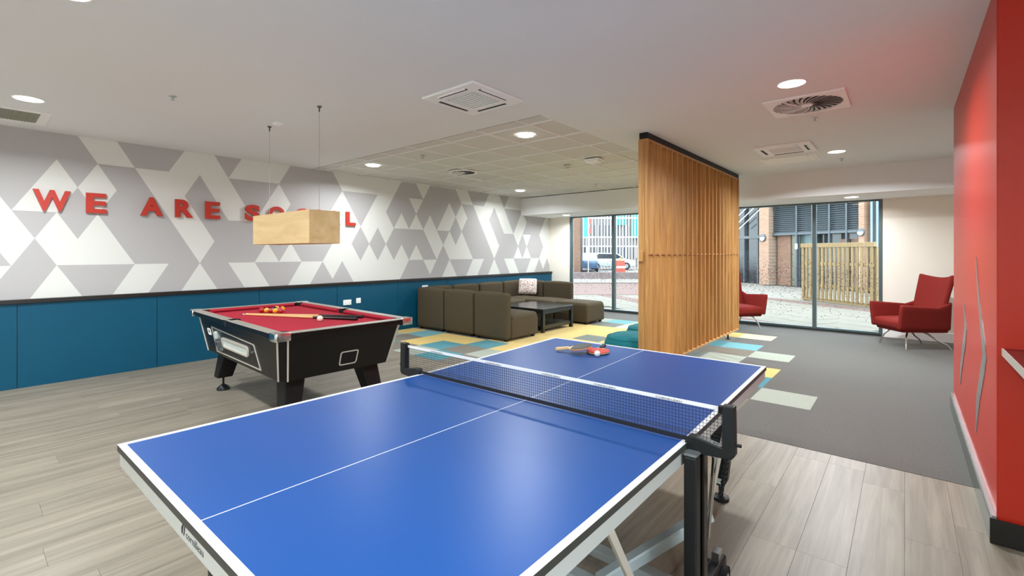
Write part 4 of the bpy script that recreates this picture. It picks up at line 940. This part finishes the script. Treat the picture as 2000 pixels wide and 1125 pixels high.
fbx('door_head', (0, .06, 2.24), (3.92, .3, 2.34), 'clad'); fbx('brick_panel', (.12, .25, 0), (.78, .5, 2.25), 'brkr'); fbx('glass_panel', (.78, .3, .0), (1.18, .5, 2.25), mat('glass_olive', (78, 80, 66), .3)); fbx('door', (1.24, .28, 0), (1.9, .5, 2.25), mat('door_teal_grey', (58, 78, 80), .35)); fbx('brick_panel', (2.96, .28, 0), (3.3, .5, 2.0), 'brkr'); fbx('brick_panel', (3.36, .28, 0), (3.9, .5, 2.0), 'brkr')
fbx('notice', (1.17, .02, 1.62), (1.27, .04, 1.85), 'white')
for x in (4.3, 4.5, 4.72): b = BM(); tube(b, [(x, -.02, 0), (x, -.02, 5.2)], .04, 10); obj('downpipe', b, mat('pipe_slate', (110, 134, 148), .4) if x < 4.6 else 'clad', FB, True)
fbx('dark_panel', (4.15, .2, 0), (5.6, .5, 5.2), 'clad'); fbx('brick_pier', (5.0, .1, 0), (5.3, .5, 5.2), 'brkr')
for z in (3.2, 2.8): fbx('cable_tray', (4.6, .05, z), (5.4, .2, z + .04), 'rails')
for x in (-1.1, -1.9, -2.5, -3.2): fbx('glazing_post', (x, .35, 0), (x + .07, .5, 5.2), 'clad')
fbx('glazing_head', (-3.5, .3, 2.15), (-.52, .5, 2.28), 'cladd'); fbx('glazing_panel', (-1.03, .42, .0), (-.52, .5, 2.15), mat('glass_olive2', (78, 80, 66), .3))
for k in range(3): b = BM(); tube(b, [(-2.6 + k * .34, .12, 2.85 - k * .1), (-.9 + k * .34, .12, 4.05 - k * .1)], .022, 8); obj('diagonal_tube', b, 'rails', FB, True)  # three pale diagonal tubes across the dark glazing
def bulkhead_lamp(x, z, label, r=.16):
    p = Matrix.Rotation(fa, 3, 'Z') @ Vector((x, -.155, 0)) + Vector((-4.66, 23.9, GZ)); t = thing('wall_lamp', label, 'wall lamp', (p.x, p.y, z), fa, 'round eyelid lamps on the brick building'); t.rotation_euler = (R(90), 0, fa)
    b = BM(); lathe(b, [(0, 0), (r, 0), (r, .06), (r * .86, .08), (r * .84, .06)], 24); obj('rim', b, 'clad', t, True); b = BM(); lathe(b, [(r * .85, .05), (r * .6, .085), (0, .10)], 24); obj('lens', b, 'white', t, True)
    b = BM(); lathe(b, [(r * .98, .06), (r * .66, .10), (0, .12)], 24); bmesh.ops.bisect_plane(b, geom=list(b.verts) + list(b.edges) + list(b.faces), plane_co=(0, r * .15, 0), plane_no=(0, -1, 0), clear_outer=True); obj('eyelid', b, 'clad', t, True)
bulkhead_lamp(-.30, 2.12, 'round eyelid lamp on the left brick pier', .17); bulkhead_lamp(4.02, 2.2, 'round eyelid lamp on the narrow brick pier above the timber fence', .14)
# timber fence
fn_a = R(-38.8); FE = thing('timber_fence', 'pale timber slatted fence standing in the courtyard', 'fence', (-2.415, 16.86, GZ), fn_a); fl = 2.35
bxo('top_board', (-.03, -.06, 1.62), (fl, .05, 1.745), 'fence', FE, .004); bxo('bottom_board', (-.02, -.02, .02), (fl, .03, .12), 'fence', FE, .004)
s1 = bxo('slat', (0, -.045, .10), (.075, -.02, 1.62), 'fence', FE, .003); s2 = bxo('slat', (0, .10, .12), (.06, .122, 1.62), 'fence', FE, .003)
for k in range(1, 17): copy_part(s1, FE, (k * .14, 0, 0))
for k in range(1, 16): copy_part(s2, FE, (k * .14 + .03, 0, 0))
s2.location = (.03, 0, 0)
for z in (.45, 1.1): bxo('rail', (0, -.02, z), (fl - .05, .03, z + .08), 'fence', FE)
for x in (0, fl - .1): bxo('post', (x, .031, 0), (x + .1, .099, 1.62), 'fence', FE)
